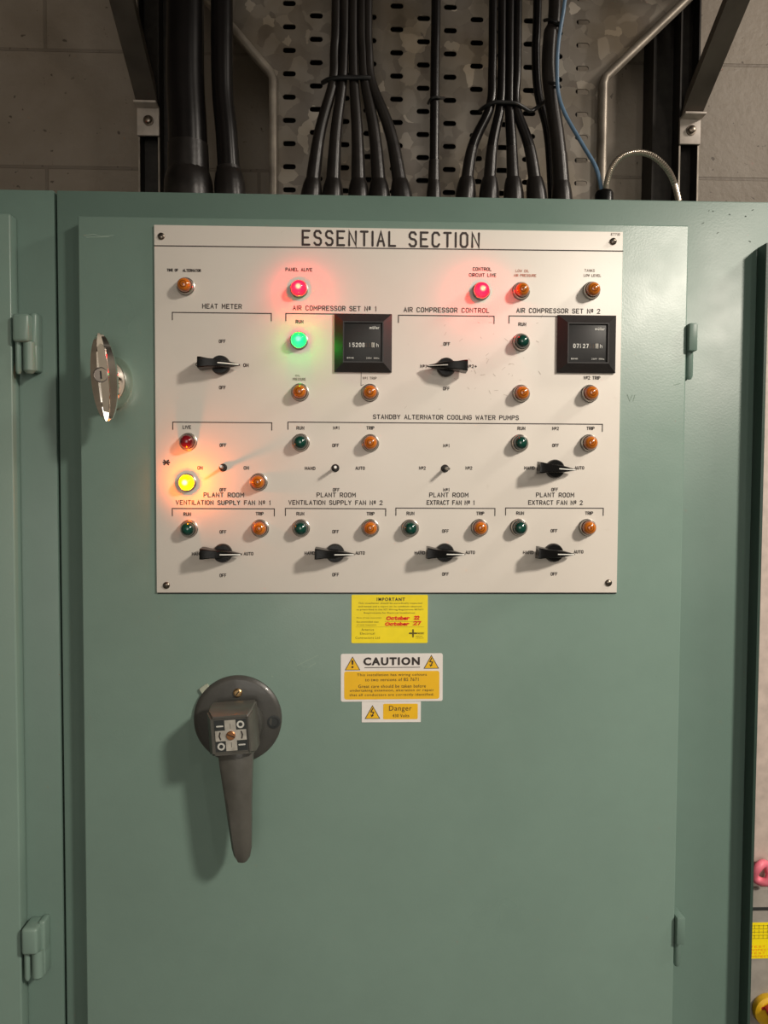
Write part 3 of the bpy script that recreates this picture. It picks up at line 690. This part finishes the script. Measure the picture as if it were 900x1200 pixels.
for s, a, c, v in (('This installation has wiring colours', 418.5, 500, 791), ('to two versions of BS 7671', 428, 490.5, 796.2), ('Great care should be taken before', 420, 499, 804), ('undertaking extension, alteration or repair', 410, 508.5, 809.2), ('that all conductors are correctly identified.', 409.5, 508.5, 814.4)): put(b, s, a, c, v, 3.9, Y2, .0)
obj('printed_text', b, INK, t, smooth=0)
symbol(t, 413.2, 777, 18.5, 16.5, 'mark'); symbol(t, 505.5, 775.5, 18.5, 16.5, 'bolt')
t, hw, hh, L = sticker('danger_sticker', 'small white and amber Danger 430 Volts sticker below the CAUTION sticker', 424, 822.3, 493, 846, STICK_W, .0006)
x0, zt_ = L(449, 824.6); x1, zb_ = L(489.5, 842.6)
b = B(); prism(b, rrect(x0, x1, zb_, zt_, .0016), Y1 + .0001, -.0004); obj('amber_field', b, YELLOW2, t, smooth=0)
b = B(); put(b, 'Danger', 456, 482.5, 830.6, 7.8, Y2); put(b, '430 Volts', 460, 479.5, 838.4, 3.8, Y2); obj('printed_text', b, INK, t, smooth=0)
symbol(t, 436.5, 834.2, 18.5, 16.5, 'bolt')

# ------------------------------------------------------------------ isolator handle
q = P(278.5, 843, -.002)
iso = thing('isolator_handle', 'dark grey rotary isolator handle with tapered lever pointing down on a round plate', 'switch handle', (q.x, YD, q.z))
Rp = 51.5 * px
b = B(); lathe(b, [(Rp, 0), (Rp, .004), (Rp - .003, .0068), (Rp - .006, .0075), (.030, .0085), (0, .0085)], 72); pl = obj('round_plate', b, GREY_CAST, iso)
def rel(u, v, Y): p = P(u, v, Y); return p.x - q.x, p.z - q.z
x, z = rel(321, 846, -.005); b = B(); lathe(b, [(.0085, .0068), (.0085, .0086), (.0062, .0088), (.0060, .0078), (0, .0078)], 28, x, z); o = obj('plate_hole', b, GREY_DARK, pl)
x, z = rel(278.5, 812, -.006); b = B(); lathe(b, [(.0058, .0075), (.0056, .0100), (.004, .0112), (0, .0113)], 24); s = obj('screw', b, BRASS, iso, (x, 0, z))
b = B(); box(b, -.0045, .0045, -.0118, -.0110, -.0006, .0006, mat=Matrix.Rotation(-.9, 4, 'Y')); obj('screw_slot', b, BLACK_MATT, s)
x, z = rel(240, 808, 0); b = B(); prism(b, rrect(-.006, .007, -.005, .005, .002), -.004, -.0001, .0005)
o = obj('clear_tab', b, CLEAR, iso, (x, 0, z)); o.rotation_euler = (0, math.radians(-35), 0)
x, z = rel(281, 850, -.02); b = B(); lathe(b, [(.029, .008), (.029, .020), (.0275, .023), (.0250, .0235), (.0245, .045), (0, .045)], 48, x, z); obj('hub', b, GREY_CAST, iso)
YH = -.062                                        # front face of the grip head
hx, hz = rel(271.5, 860, YH + .006); th = math.radians(-4)
MH = Matrix.Translation((hx, 0, hz)) @ Matrix.Rotation(th, 4, 'Y')
b = B(); R = []
for w, h1, h0, y in ((.0285, .031, -.026, .024), (.0295, .0315, -.0265, .035), (.0285, .0300, -.0260, .058), (.0235, .0245, -.0240, .0655), (.0215, .0220, -.0215, .0655), (.0210, .0215, -.0210, .0640)):
    R.append([b.verts.new(MH @ Vector(c)) for c in ((-w, -y, h0), (w, -y, h0), (w, -y, h1), (-w, -y, h1))])
for a, c in zip(R, R[1:]):
    for k in range(4): b.faces.new((a[k], a[(k + 1) % 4], c[(k + 1) % 4], c[k]))
b.faces.new(R[0]); b.faces.new(R[-1])
bmesh.ops.bevel(b, geom=[e for e in b.edges if e.calc_length() > .004 and abs(e.verts[0].co.y - e.verts[1].co.y) > .004], offset=.0025, segments=3, affect='EDGES')
hd = obj('grip_head', b, GREY_HEAD, iso, smooth=40)
b = B(); box(b, -.0195, .0195, -.0645, -.0640, -.0195, .0195); ins = obj('symbol_plate', b, GREY_DARK, hd); ins.matrix_local = MH
b = B(); prism(b, [(-.0068, -.019), (.0068, -.019), (.0068, -.0065), (.019, -.0065), (.019, .0065), (.0068, .0065), (.0068, .019), (-.0068, .019), (-.0068, .0065), (-.019, .0065), (-.019, -.0065), (-.0068, -.0065)], -.0650, -.0644); o = obj('silver_cross', b, SILVER_TAPE, hd, smooth=0); o.matrix_local = MH
b = B(); y = -.0652
for sx, sz in ((1, 1), (-1, -1)): strokes(b, [[(sx * .0127 + .0036 * math.cos(k * PI / 8), sz * .0130 + .0036 * math.sin(k * PI / 8)) for k in range(17)]], .0021, y)
for sx, sz in ((-1, 1), (1, -1)): strokes(b, [[(sx * .0127 - .0035, sz * .0122), (sx * .0127 + .0035, sz * .0122)]], .0019, y)
o = obj('off_symbol', b, simple('white_symbol', (.52, .52, .48), .5), hd, smooth=0); o.matrix_local = MH
b = B()
for sx in (1, -1): strokes(b, [[(sx * .0130, -.0042), (sx * .0142, 0), (sx * .0130, .0042)]], .0018, y)
for sz in (1, -1): strokes(b, [[(0, sz * .0115 - .003), (0, sz * .0115 + .003)]], .0005, y)
o = obj('on_symbol', b, INK, hd, smooth=0); o.matrix_local = MH
b = B(); lathe(b, [(.0056, .0645), (.0056, .0660), (.0048, .0668), (0, .0668)], 28); s = obj('centre_screw', b, COPPER, hd); s.matrix_local = MH
b = B(); box(b, -.005, .005, -.0672, -.0665, -.0006, .0006, mat=Matrix.Rotation(.45, 4, 'Y')); o = obj('screw_slot', b, BLACK_MATT, hd); o.matrix_local = MH
# lever
b = B(); R = []
YL0 = -.040
def lv(u, v, Y): x, z = rel(u, v, Y); return x, z
rows = [((254.5, 296), 882, .020, .052), ((256.5, 295), 900, .022, .055), ((262, 294), 935, .026, .056), ((267, 294), 970, .030, .056), ((271, 294), 996, .034, .055), ((273.5, 292.5), 1005, .036, .053), ((277.5, 289), 1010.5, .040, .049)]
for (ul, ur), v, yb, yf in rows:
    xl, zl = rel(ul, v, -yf + .004); xr, zr = rel(ur, v, -yf + .004); z = (zl + zr) / 2; m = (xl + xr) / 2; w = (xr - xl) / 2
    R.append([b.verts.new(Vector(c)) for c in ((m - w * .8, -yb, z), (m + w * .8, -yb, z), (m + w, -(yb + yf) / 2, z), (m + w, -yf + .004, z), (m + w * .55, -yf, z), (m + w * .05, -yf - .0006, z), (m - w * .75, -yf + .0008, z), (m - w, -yf + .005, z), (m - w, -(yb + yf) / 2, z))])
for a, c in zip(R, R[1:]):
    for k in range(9): b.faces.new((a[k], a[(k + 1) % 9], c[(k + 1) % 9], c[k]))
b.faces.new(R[0]); b.faces.new(R[-1]); obj('lever', b, GREY_HEAD, iso, smooth=40)

# ------------------------------------------------------------------ chrome door lock handle
q = P(133, 448, YD - .01)
dh = thing('door_handle', 'polished chrome locking handle with key cylinder on the left of the main door', 'handle', (q.x, YD, q.z))
b = B(); lathe(b, [(1, 0), (1, .004), (.97, .008), (.88, .017), (.76, .025), (.60, .030), (.3, .032), (0, .0325)], 56, sx=.0215, sz=.033); obj('boss', b, CHROME, dh)
b = B(); lathe(b, [(.0095, .029), (.0095, .040)], 32); obj('neck', b, CHROME, dh)
b = B(); R = []
ns = 28
for i in range(ns + 1):
    t_ = -1 + 2 * i / ns; w = .0142 * (1 - abs(t_) ** 2.0) ** .62 + .0022; z = t_ * .0535
    d = .5 + .5 * (1 - t_ * t_)
    step = .0016 if abs(t_) < .62 else 0
    R.append([b.verts.new(Vector(c)) for c in ((-w * .7, -.036 + .000, z), (w * .7, -.036, z), (w, -.039, z), (w, -.043 - .001 * d, z), (w * .45, -.0455 - .004 * d - step, z), (-w * .25, -.046 - .0045 * d - step, z), (-w * .9, -.0445 - .001 * d, z), (-w, -.039, z))])
for a, c in zip(R, R[1:]):
    for k in range(8): b.faces.new((a[k], a[(k + 1) % 8], c[(k + 1) % 8], c[k]))
b.faces.new(R[0]); b.faces.new(R[-1])
MG = Matrix.Translation((-.0015, 0, .0015)) @ Matrix.Rotation(math.radians(-4.5), 4, 'Y')
g = obj('grip', b, CHROME, dh, smooth=22); g.matrix_local = MG
b = B(); prism(b, [(-.001, -.042), (.0055, -.044), (.0085, -.020), (.0090, .010), (.0075, .034), (.0030, .040), (-.0015, .036)], -.0532, -.047, .0006); obj('raised_rib', b, CHROME, g, smooth=22)
b = B(); lathe(b, [(.0093, .046), (.0093, .0535), (.0082, .0540), (.0080, .0530), (0, .0530)], 36); k_ = obj('key_cylinder', b, simple('satin_nickel', (.42, .38, .35), .32, .9), g, (.0, 0, .002))
b = B(); box(b, -.0008, .0012, -.0535, -.0529, -.0048, .0048); obj('keyhole', b, BLACK_MATT, g, (0, 0, .002))
o = g

# ------------------------------------------------------------------ cable tray
YT = .30
tray = thing('cable_tray', 'perforated galvanised cable tray rising behind the cables above the cabinet', 'cable tray', (0, 0, 0))
x_first = PX(339, 100, YT); pitch = (PX(682, 110, YT) - x_first) / 11; vp = 26.1 * px * (1 + YT)
zbot = ZT + .004; ztop = 2.62
def slot_cell(bm, xa, xb, za, zb_, cx, cz, hw, hh):
    n = 6; inner = []
    for s, a in ((1, -90), (-1, 90)):
        for k in range(n): t = math.radians(a + 180 * k / (n - 1)); inner.append((cx + s * (hw - hh) + hh * math.cos(t), cz + hh * math.sin(t)))
    outer = []
    for (x, z) in inner:
        dx, dz = x - cx, z - cz
        kx = ((xb - cx) / dx) if dx > 1e-9 else (((xa - cx) / dx) if dx < -1e-9 else 1e9); kz = ((zb_ - cz) / dz) if dz > 1e-9 else (((za - cz) / dz) if dz < -1e-9 else 1e9)
        k = min(kx, kz); outer.append((cx + dx * k, cz + dz * k))
    # snap the outermost samples to the cell corners
    cor = [(xb, za), (xb, zb_), (xa, zb_), (xa, za)]
    for c in cor:
        i = min(range(len(outer)), key=lambda i: (outer[i][0] - c[0]) ** 2 + (outer[i][1] - c[1]) ** 2); outer[i] = c
    vi = [bm.verts.new((x, YT, z)) for x, z in inner]; vo = [bm.verts.new((x, YT, z)) for x, z in outer]; m = len(vi)
    vb = [bm.verts.new((x, YT + .0022, z)) for x, z in inner]
    for k in range(m):
        j = (k + 1) % m; bm.faces.new((vi[k], vi[j], vo[j], vo[k])); bm.faces.new((vi[k], vi[j], vb[j], vb[k]))
b = B(); z_ref = PZ(466, 34.5, YT)
for c in range(12):
    cx = x_first + c * pitch; z0 = z_ref + (vp / 2 if c % 2 else 0) + 0.0
    k = -12
    while True:
        cz = z0 + k * vp; k += 1
        if cz - vp / 2 < zbot: continue
        if cz + vp / 2 > ztop: break
        slot_cell(b, cx - pitch / 2, cx + pitch / 2, cz - vp / 2, cz + vp / 2, cx, cz, .0109, .0043)
def quad(bm, pts, y): bm.faces.new([bm.verts.new((x, y, z)) for x, z in pts])
xl, xr = x_first - pitch / 2, x_first + 11.5 * pitch
zl, zr = PZ(322, 92, YT), PZ(705, 97, YT); el, er = PX(321, 150, YT), PX(704, 150, YT)
dl = PX(240, -2, YT); zdl = PZ(240, -2, YT); dr = PX(808, -2, YT); zdr = PZ(808, -2, YT)
kl = (zdl - zl) / (el - dl); kr = (zdr - zr) / (dr - er)
quad(b, [(el, zbot), (xl, zbot), (xl, ztop), (el - (ztop - zl) / kl, ztop), (el, zl)], YT)
quad(b, [(xr, zbot), (er, zbot), (er, zr), (er + (ztop - zr) / kr, ztop), (xr, ztop)], YT)
obj('perforated_sheet', b, GALV, tray, smooth=0)
b = B(); box(b, xl + .01, xr - .022, YT + .028, YT + .030, zbot, ztop); obj('slot_shade_sheet', b, BLACK_MATT, tray, smooth=0)  # black sheet added to stand for the shade seen through the slots
for pts in ([(el, zbot), (el, zl - .008), (el - .004, zl + .004), (el - (ztop - zl) / kl, ztop)], [(er, zbot), (er, zr - .008), (er + .004, zr + .004), (er + (ztop - zr) / kr, ztop)]):
    b = B(); pp = [Vector((x, YT - .012, z)) for x, z in pts]; tube(b, pp, .0068, 14)
    pp2 = [v + Vector((0, .012, 0)) for v in pp]; tube(b, pp2, .0062, 10)
    obj('edge_rail', b, RAIL, tray)

# ------------------------------------------------------------------ support brackets
def bracket(side, uin, lab):
    s = 1 if side == 'r' else -1
    t = thing('support_bracket', lab, 'bracket', (0, 0, 0), 'steel support brackets on the block wall')
    YB = .47
    def X(u, v=180): return PX(u, v, YB)
    if side == 'r': c0, c1, w0, w1, vt, vb = 795.5, 818.5, 772, 797, 139, 170
    else: c0, c1, w0, w1, vt, vb = 162.5, 187, 186, 204, 126, 160
    xc0, xc1 = X(c0), X(c1)
    b = B()
    box(b, xc0, xc1, YB + .03, YB + .033, ZT - .3, ztop + .2); box(b, xc0, xc0 + .003, YB, YB + .031, ZT - .3, ztop + .2); box(b, xc1 - .003, xc1, YB, YB + .031, ZT - .3, ztop + .2)
    box(b, xc0, xc1, YB + .032, WY - .0005, ZT - .25, ZT - .2); box(b, xc0, xc1, YB + .032, WY - .0005, ztop + .1, ztop + .15)
    obj('channel_post', b, IRON, t, smooth=0)
    b = B(); box(b, X(w0), X(w1) - (.001 if side == 'r' else -.001), YB + .034, WY - .003, ZT - .3, ztop + .2); obj('backing_post', b, IRON, t, smooth=0)
    z1, z0 = PZ(c0, vt, YB), PZ(c0, vb, YB)
    b = B(); box(b, xc0 - .001, xc1 + .001, YB - .006, YB - .0003, z0, z1, .0008); box(b, xc0 - .001, xc1 + .001, YB - .03, YB - .006, z1 - .004, z1, .0008); fp = obj('foot_plate', b, TAB, t)
    b = B(); lathe(b, [(.0095, .006), (.0095, .0080), (.0065, .0082), (.0065, .0140), (.005, .0150), (0, .0150)], 24); bo = obj('bolt', b, SCREW, fp, ((xc0 + xc1) / 2 + .001, YB, (z0 + z1) / 2))
    for xa in (xc0 - .0005, xc1 - .0025):
        b = B(); box(b, xa, xa + .003, YB - .0012, YB - .0001, ZT - .25, z0 - .001); obj('channel_lip', b, RAIL, t, smooth=0)
    # brace: box section rising toward the viewer
    b = B(); el_ = math.radians(31); L_ = .85; vs = []
    for l in (0, L_):
        for x in (xc0, xc1):
            for h in (-.016, .022):
                vs.append(b.verts.new((x, YB - .008 - l * math.cos(el_) - (h + .016) * math.sin(el_), z1 + .0005 + l * math.sin(el_) + (h + .016) * math.cos(el_))))
    for f in ((0, 1, 3, 2), (4, 5, 7, 6), (0, 1, 5, 4), (2, 3, 7, 6), (0, 2, 6, 4), (1, 3, 7, 5)): b.faces.new([vs[i] for i in f])
    obj('brace', b, BRACE, t, smooth=0)
bracket('l', 0, 'dark steel bracket with diagonal brace left of the thick black cables')
bracket('r', 0, 'dark steel bracket with brighter foot plate and diagonal brace at the upper right')

# ------------------------------------------------------------------ cables
def cable(name, lab, pts, rads, Y, m=CABLE, sleeve=None, boot=None, group=None, sm=SHROUD, cat='cable'):
    """pts: photo points from the top down; rads in pixels; sleeve/boot: (start index fraction, radius px)"""
    ys = Y if isinstance(Y, list) else [Y] * len(pts)
    w = [P(u, v, y) for (u, v), y in zip(pts, ys)]
    k = px * (1 + ys[0])
    w = [w[0] + Vector((w[0].x - w[1].x if False else 0, 0, .42))] + w; rads = [rads[0]] + list(rads)
    w[-1].z = ZT + .0005
    t = thing(name, lab, cat, (w[-1].x, w[-1].y, w[-1].z), group); o0 = t.location.copy()
    path = catmull([p - o0 for p in w], 10); rr = []
    for a, c in zip(rads, rads[1:]): rr += [a + (c - a) * i / 10 for i in range(10)]
    rr.append(rads[-1])
    b = B(); tube(b, path, [r * k for r in rr], 18); obj('sheath', b, m, t)
    if sleeve:
        v0, r0, r1 = sleeve; zc = PZ(pts[-1][0], v0, ys[-1]) - o0.z
        sp = [p for p in path if p.z < zc]; n = len(sp)
        if n > 2:
            b = B(); tube(b, sp, [(r0 + (r1 - r0) * i / (n - 1)) * k for i in range(n)], 18); obj('sleeve', b, sm, t)
    if boot:
        v0, r0 = boot; zc = PZ(pts[-1][0], v0, ys[-1]) - o0.z; base = path[-1]
        top_ = min(path, key=lambda p: abs(p.z - zc)); n = 9
        pr = [(0, .72), (.1, .86), (.25, .97), (.45, 1.0), (.7, 1.0), (1, .97)]
        b = B(); tube(b, [top_ + (base - top_) * f for f, _ in pr], [r0 * k * s for _, s in pr], 20); obj('rubber_boot', b, sm, t)
    return t
YC = .19
cable('power_cable', 'thickest black cable at the far left with flared boot', [(217, -5), (217, 90), (220, 160), (222, 232)], [21, 21.5, 22, 23.5], YC, sleeve=(166, 23, 25.5), boot=(200, 28))
cable('power_cable', 'thick glossy black cable second from the left, bending slightly right', [(260, -5), (260, 50), (261, 110), (266, 165), (272, 232)], [12.5, 12.5, 12, 12.5, 13], YC, sleeve=(189, 14, 17), boot=(200, 18))
G1 = [((394, 392, 390, 373, 360), 'left'), ((404, 403, 401, 393, 388), ''), ((414, 414, 415, 419, 421), ''), ((424, 425, 428, 440, 447.5), ''), ((431, 432, 436, 460, 477.5), 'right')]
g1l = ['outermost left cable of the left tied bundle', 'second cable from the left in the left tied bundle', 'middle cable of the left tied bundle', 'fourth cable from the left in the left tied bundle', 'outermost right cable of the left tied bundle, fanning furthest right']
for (xs, _), lab in zip(G1, g1l):
    cable('control_cable', 'dusty black ' + lab, [(xs[0], -5), (xs[1], 60), (xs[2], 98), (xs[3], 165), (xs[4], 230)], [5.3, 5.3, 5.6, 7, 9], YC, sleeve=(152, 6.6, 10.5), boot=(206, 12.6), group='cables of the left tied bundle', m=CABLE_BROWN)
b = B(); c0 = P(411, 93, YC)
def tie(pts, lab, Ys, w=.0035):
    b = B(); tube(b, catmull([P(u, v, y) for (u, v), y in zip(pts, Ys)], 6), w, 10); o = obj('cable_tie', b, TIE); o['label'] = lab; o['category'] = 'cable tie'
tie([(378, 97), (386, 93), (400, 91), (412, 91), (424, 91), (434, 92), (439, 97)], 'black tie wrapped round the left cable bundle', [YC + .01, YC - .004, YC - .010, YC - .010, YC - .010, YC - .004, YC + .01])
cable('control_cable', 'single slim black cable between the two tied bundles', [(511, -5), (510, 60), (509.5, 115), (509, 180), (508.5, 232)], [5.4, 5.4, 5.4, 5.6, 6.5], YC, sleeve=(180, 6.4, 8.5), boot=(212, 8.8))
tie([(502, 121), (505, 116), (510, 114), (515, 115), (520, 115)], 'small black tie on the single slim cable', [YC + .01, YC - .007, YC - .009, YC - .006, YC + .01], .0022)
G2 = [(578, 577, 574, 552, 541.5), (588.5, 588, 586, 576, 571.5), (598, 597.5, 597, 600, 604), (607, 606, 605, 622, 635)]
g2l = ['outermost left cable of the right tied bundle', 'second cable from the left in the right tied bundle', 'third cable from the left in the right tied bundle', 'fourth cable of the right tied bundle, fanning right']
for xs, lab in zip(G2, g2l):
    cable('control_cable', 'black ' + lab, [(xs[0], -5), (xs[1], 80), (xs[2], 126), (xs[3], 180), (xs[4], 232)], [5, 5, 5.4, 6.5, 8], YC, sleeve=(170, 6.4, 9), boot=(208, 12), group='cables of the right tied bundle')
cable('control_cable', 'thin black cable just behind the thick cable of the right bundle', [(630, -5), (628, 60), (631, 110), (643, 165), (650, 232)], [5, 5, 5, 5, 5], YC + .035)
cable('power_cable', 'thick dusty black cable right of the right tied bundle', [(651, -5), (645, 40), (643, 80), (647, 120), (655, 180), (662, 232)], [7.5, 8, 8.2, 8.2, 8.6, 9.5], YC, m=CABLE_BROWN, sleeve=(180, 9, 11), boot=(215, 12))
tie([(562, 130), (570, 124), (580, 120), (592, 120), (604, 121), (612, 125), (622, 130), (632, 124), (640, 118)], 'long black tie looped round the right cable bundle', [YC + .01, YC - .004, YC - .010, YC - .010, YC - .010, YC - .006, YC + .0, YC + .01, YC + .02], .003)
tie([(638, 24), (645, 23), (652, 26), (659, 30)], 'upper black tie holding the blue cable to the thick cable', [YC, YC - .012, YC - .016, YC - .006], .0025)
tie([(638, 96), (645, 97), (652, 98), (657, 102)], 'lower black tie holding the blue cable to the thick cable', [YC, YC - .012, YC - .016, YC - .006], .002)
# blue data cable and its grommet
gq = P(708, 231, .09); gl = thing('cable_grommet', 'black round grommet where the blue cable enters the cabinet top', 'grommet', (gq.x, .09, ZT))
b = B(); M = Matrix.Rotation(PI / 2, 4, 'X'); lathe(b, [(.013, 0), (.013, .030), (.011, .034), (0, .035)], 28)
for v in b.verts: v.co = Vector((v.co.x, -v.co.z, -v.co.y))
obj('body', b, BLACK, gl)
blue = [(668, -30), (660, 15), (654.5, 50), (653, 80), (654.5, 110), (663, 135), (683, 170), (699, 198), (706, 228)]
yy = [YC - .02, YC - .02, YC - .018, YC - .018, YC - .02, YC - .03, .13, .10, .09]
w = [P(u, v, y) for (u, v), y in zip(blue, yy)]; w.insert(0, w[0] + Vector((.06, 0, .3)))
b = B(); tube(b, catmull(w, 8), .0029, 12); o = obj('data_cable', b, BLUE); o['label'] = 'thin blue cable curving down into the black grommet'; o['category'] = 'cable'
# armoured flexible conduit arch with ribs
arch = [(710, 231), (711, 214), (717, 196), (729, 183), (746, 178.5), (764, 182.5), (780, 196), (790, 214), (797, 242)]
w = catmull([P(u, v, .085) for u, v in arch], 16); b = B(); n = len(w)
rr = []; pp = []
for i, p in enumerate(w): pp.append(p); rr.append(.0040 + (.0004 if i % 2 else -.0003))
w[-1].z = max(w[-1].z, ZT + .001)
tube(b, pp, rr, 12); o = obj('flexible_conduit', b, simple('conduit_steel', (.55, .49, .41), .28, .9)); o['label'] = 'silver flexible conduit arching over the cabinet top at the right'; o['category'] = 'conduit'

# ------------------------------------------------------------------ lights
def area(name, loc, target, sx, sy, e, col):
    d = bpy.data.lights.new(name, 'AREA'); d.shape = 'RECTANGLE'; d.size = sx; d.size_y = sy; d.energy = e; d.color = col
    o = bpy.data.objects.new(name, d); COL.objects.link(o); o.location = loc
    o.rotation_euler = (Vector(target) - Vector(loc)).to_track_quat('-Z', 'Y').to_euler(); return o
def spot(name, loc, target, size, e, col, rad):
    d = bpy.data.lights.new(name, 'SPOT'); d.spot_size = math.radians(size); d.spot_blend = 1; d.energy = e; d.color = col; d.shadow_soft_size = rad
    o = bpy.data.objects.new(name, d); COL.objects.link(o); o.location = loc
    o.rotation_euler = (Vector(target) - Vector(loc)).to_track_quat('-Z', 'Y').to_euler(); return o
spot('ceiling_spot', (1.95, -1.9, 3.05), (.10, 0, .68), 58, 335, (1, .90, .78), .16)
area('bay_light', (1.14, -2.1, 2.33), (.4, 0, 1.5), .12, .12, 2.8, (1, .90, .80))
area('front_fill', (-.1, -3.0, 1.7), (0, 0, .9), 1.1, 1.3, 15, (1, .94, .86))  # added fill from behind the camera at eye height, no ceiling fitting
area('wall_fill', (1.5, -.35, 2.75), (.62, .56, 1.95), .2, .2, 9, (1, .90, .79))  # unseen lamp added to brighten the right of the block wall
area('rear_fill', (-.6, -1.9, 3.2), (-.5, -3.4, 1.6), .8, .3, 17, (1, .92, .82))  # unseen lamp added to light the front wall that the chrome reflects
w = bpy.data.worlds.new('world'); S.world = w; w.use_nodes = True
w.node_tree.nodes['Background'].inputs[0].default_value = (.9, .85, .78, 1); w.node_tree.nodes['Background'].inputs[1].default_value = .05
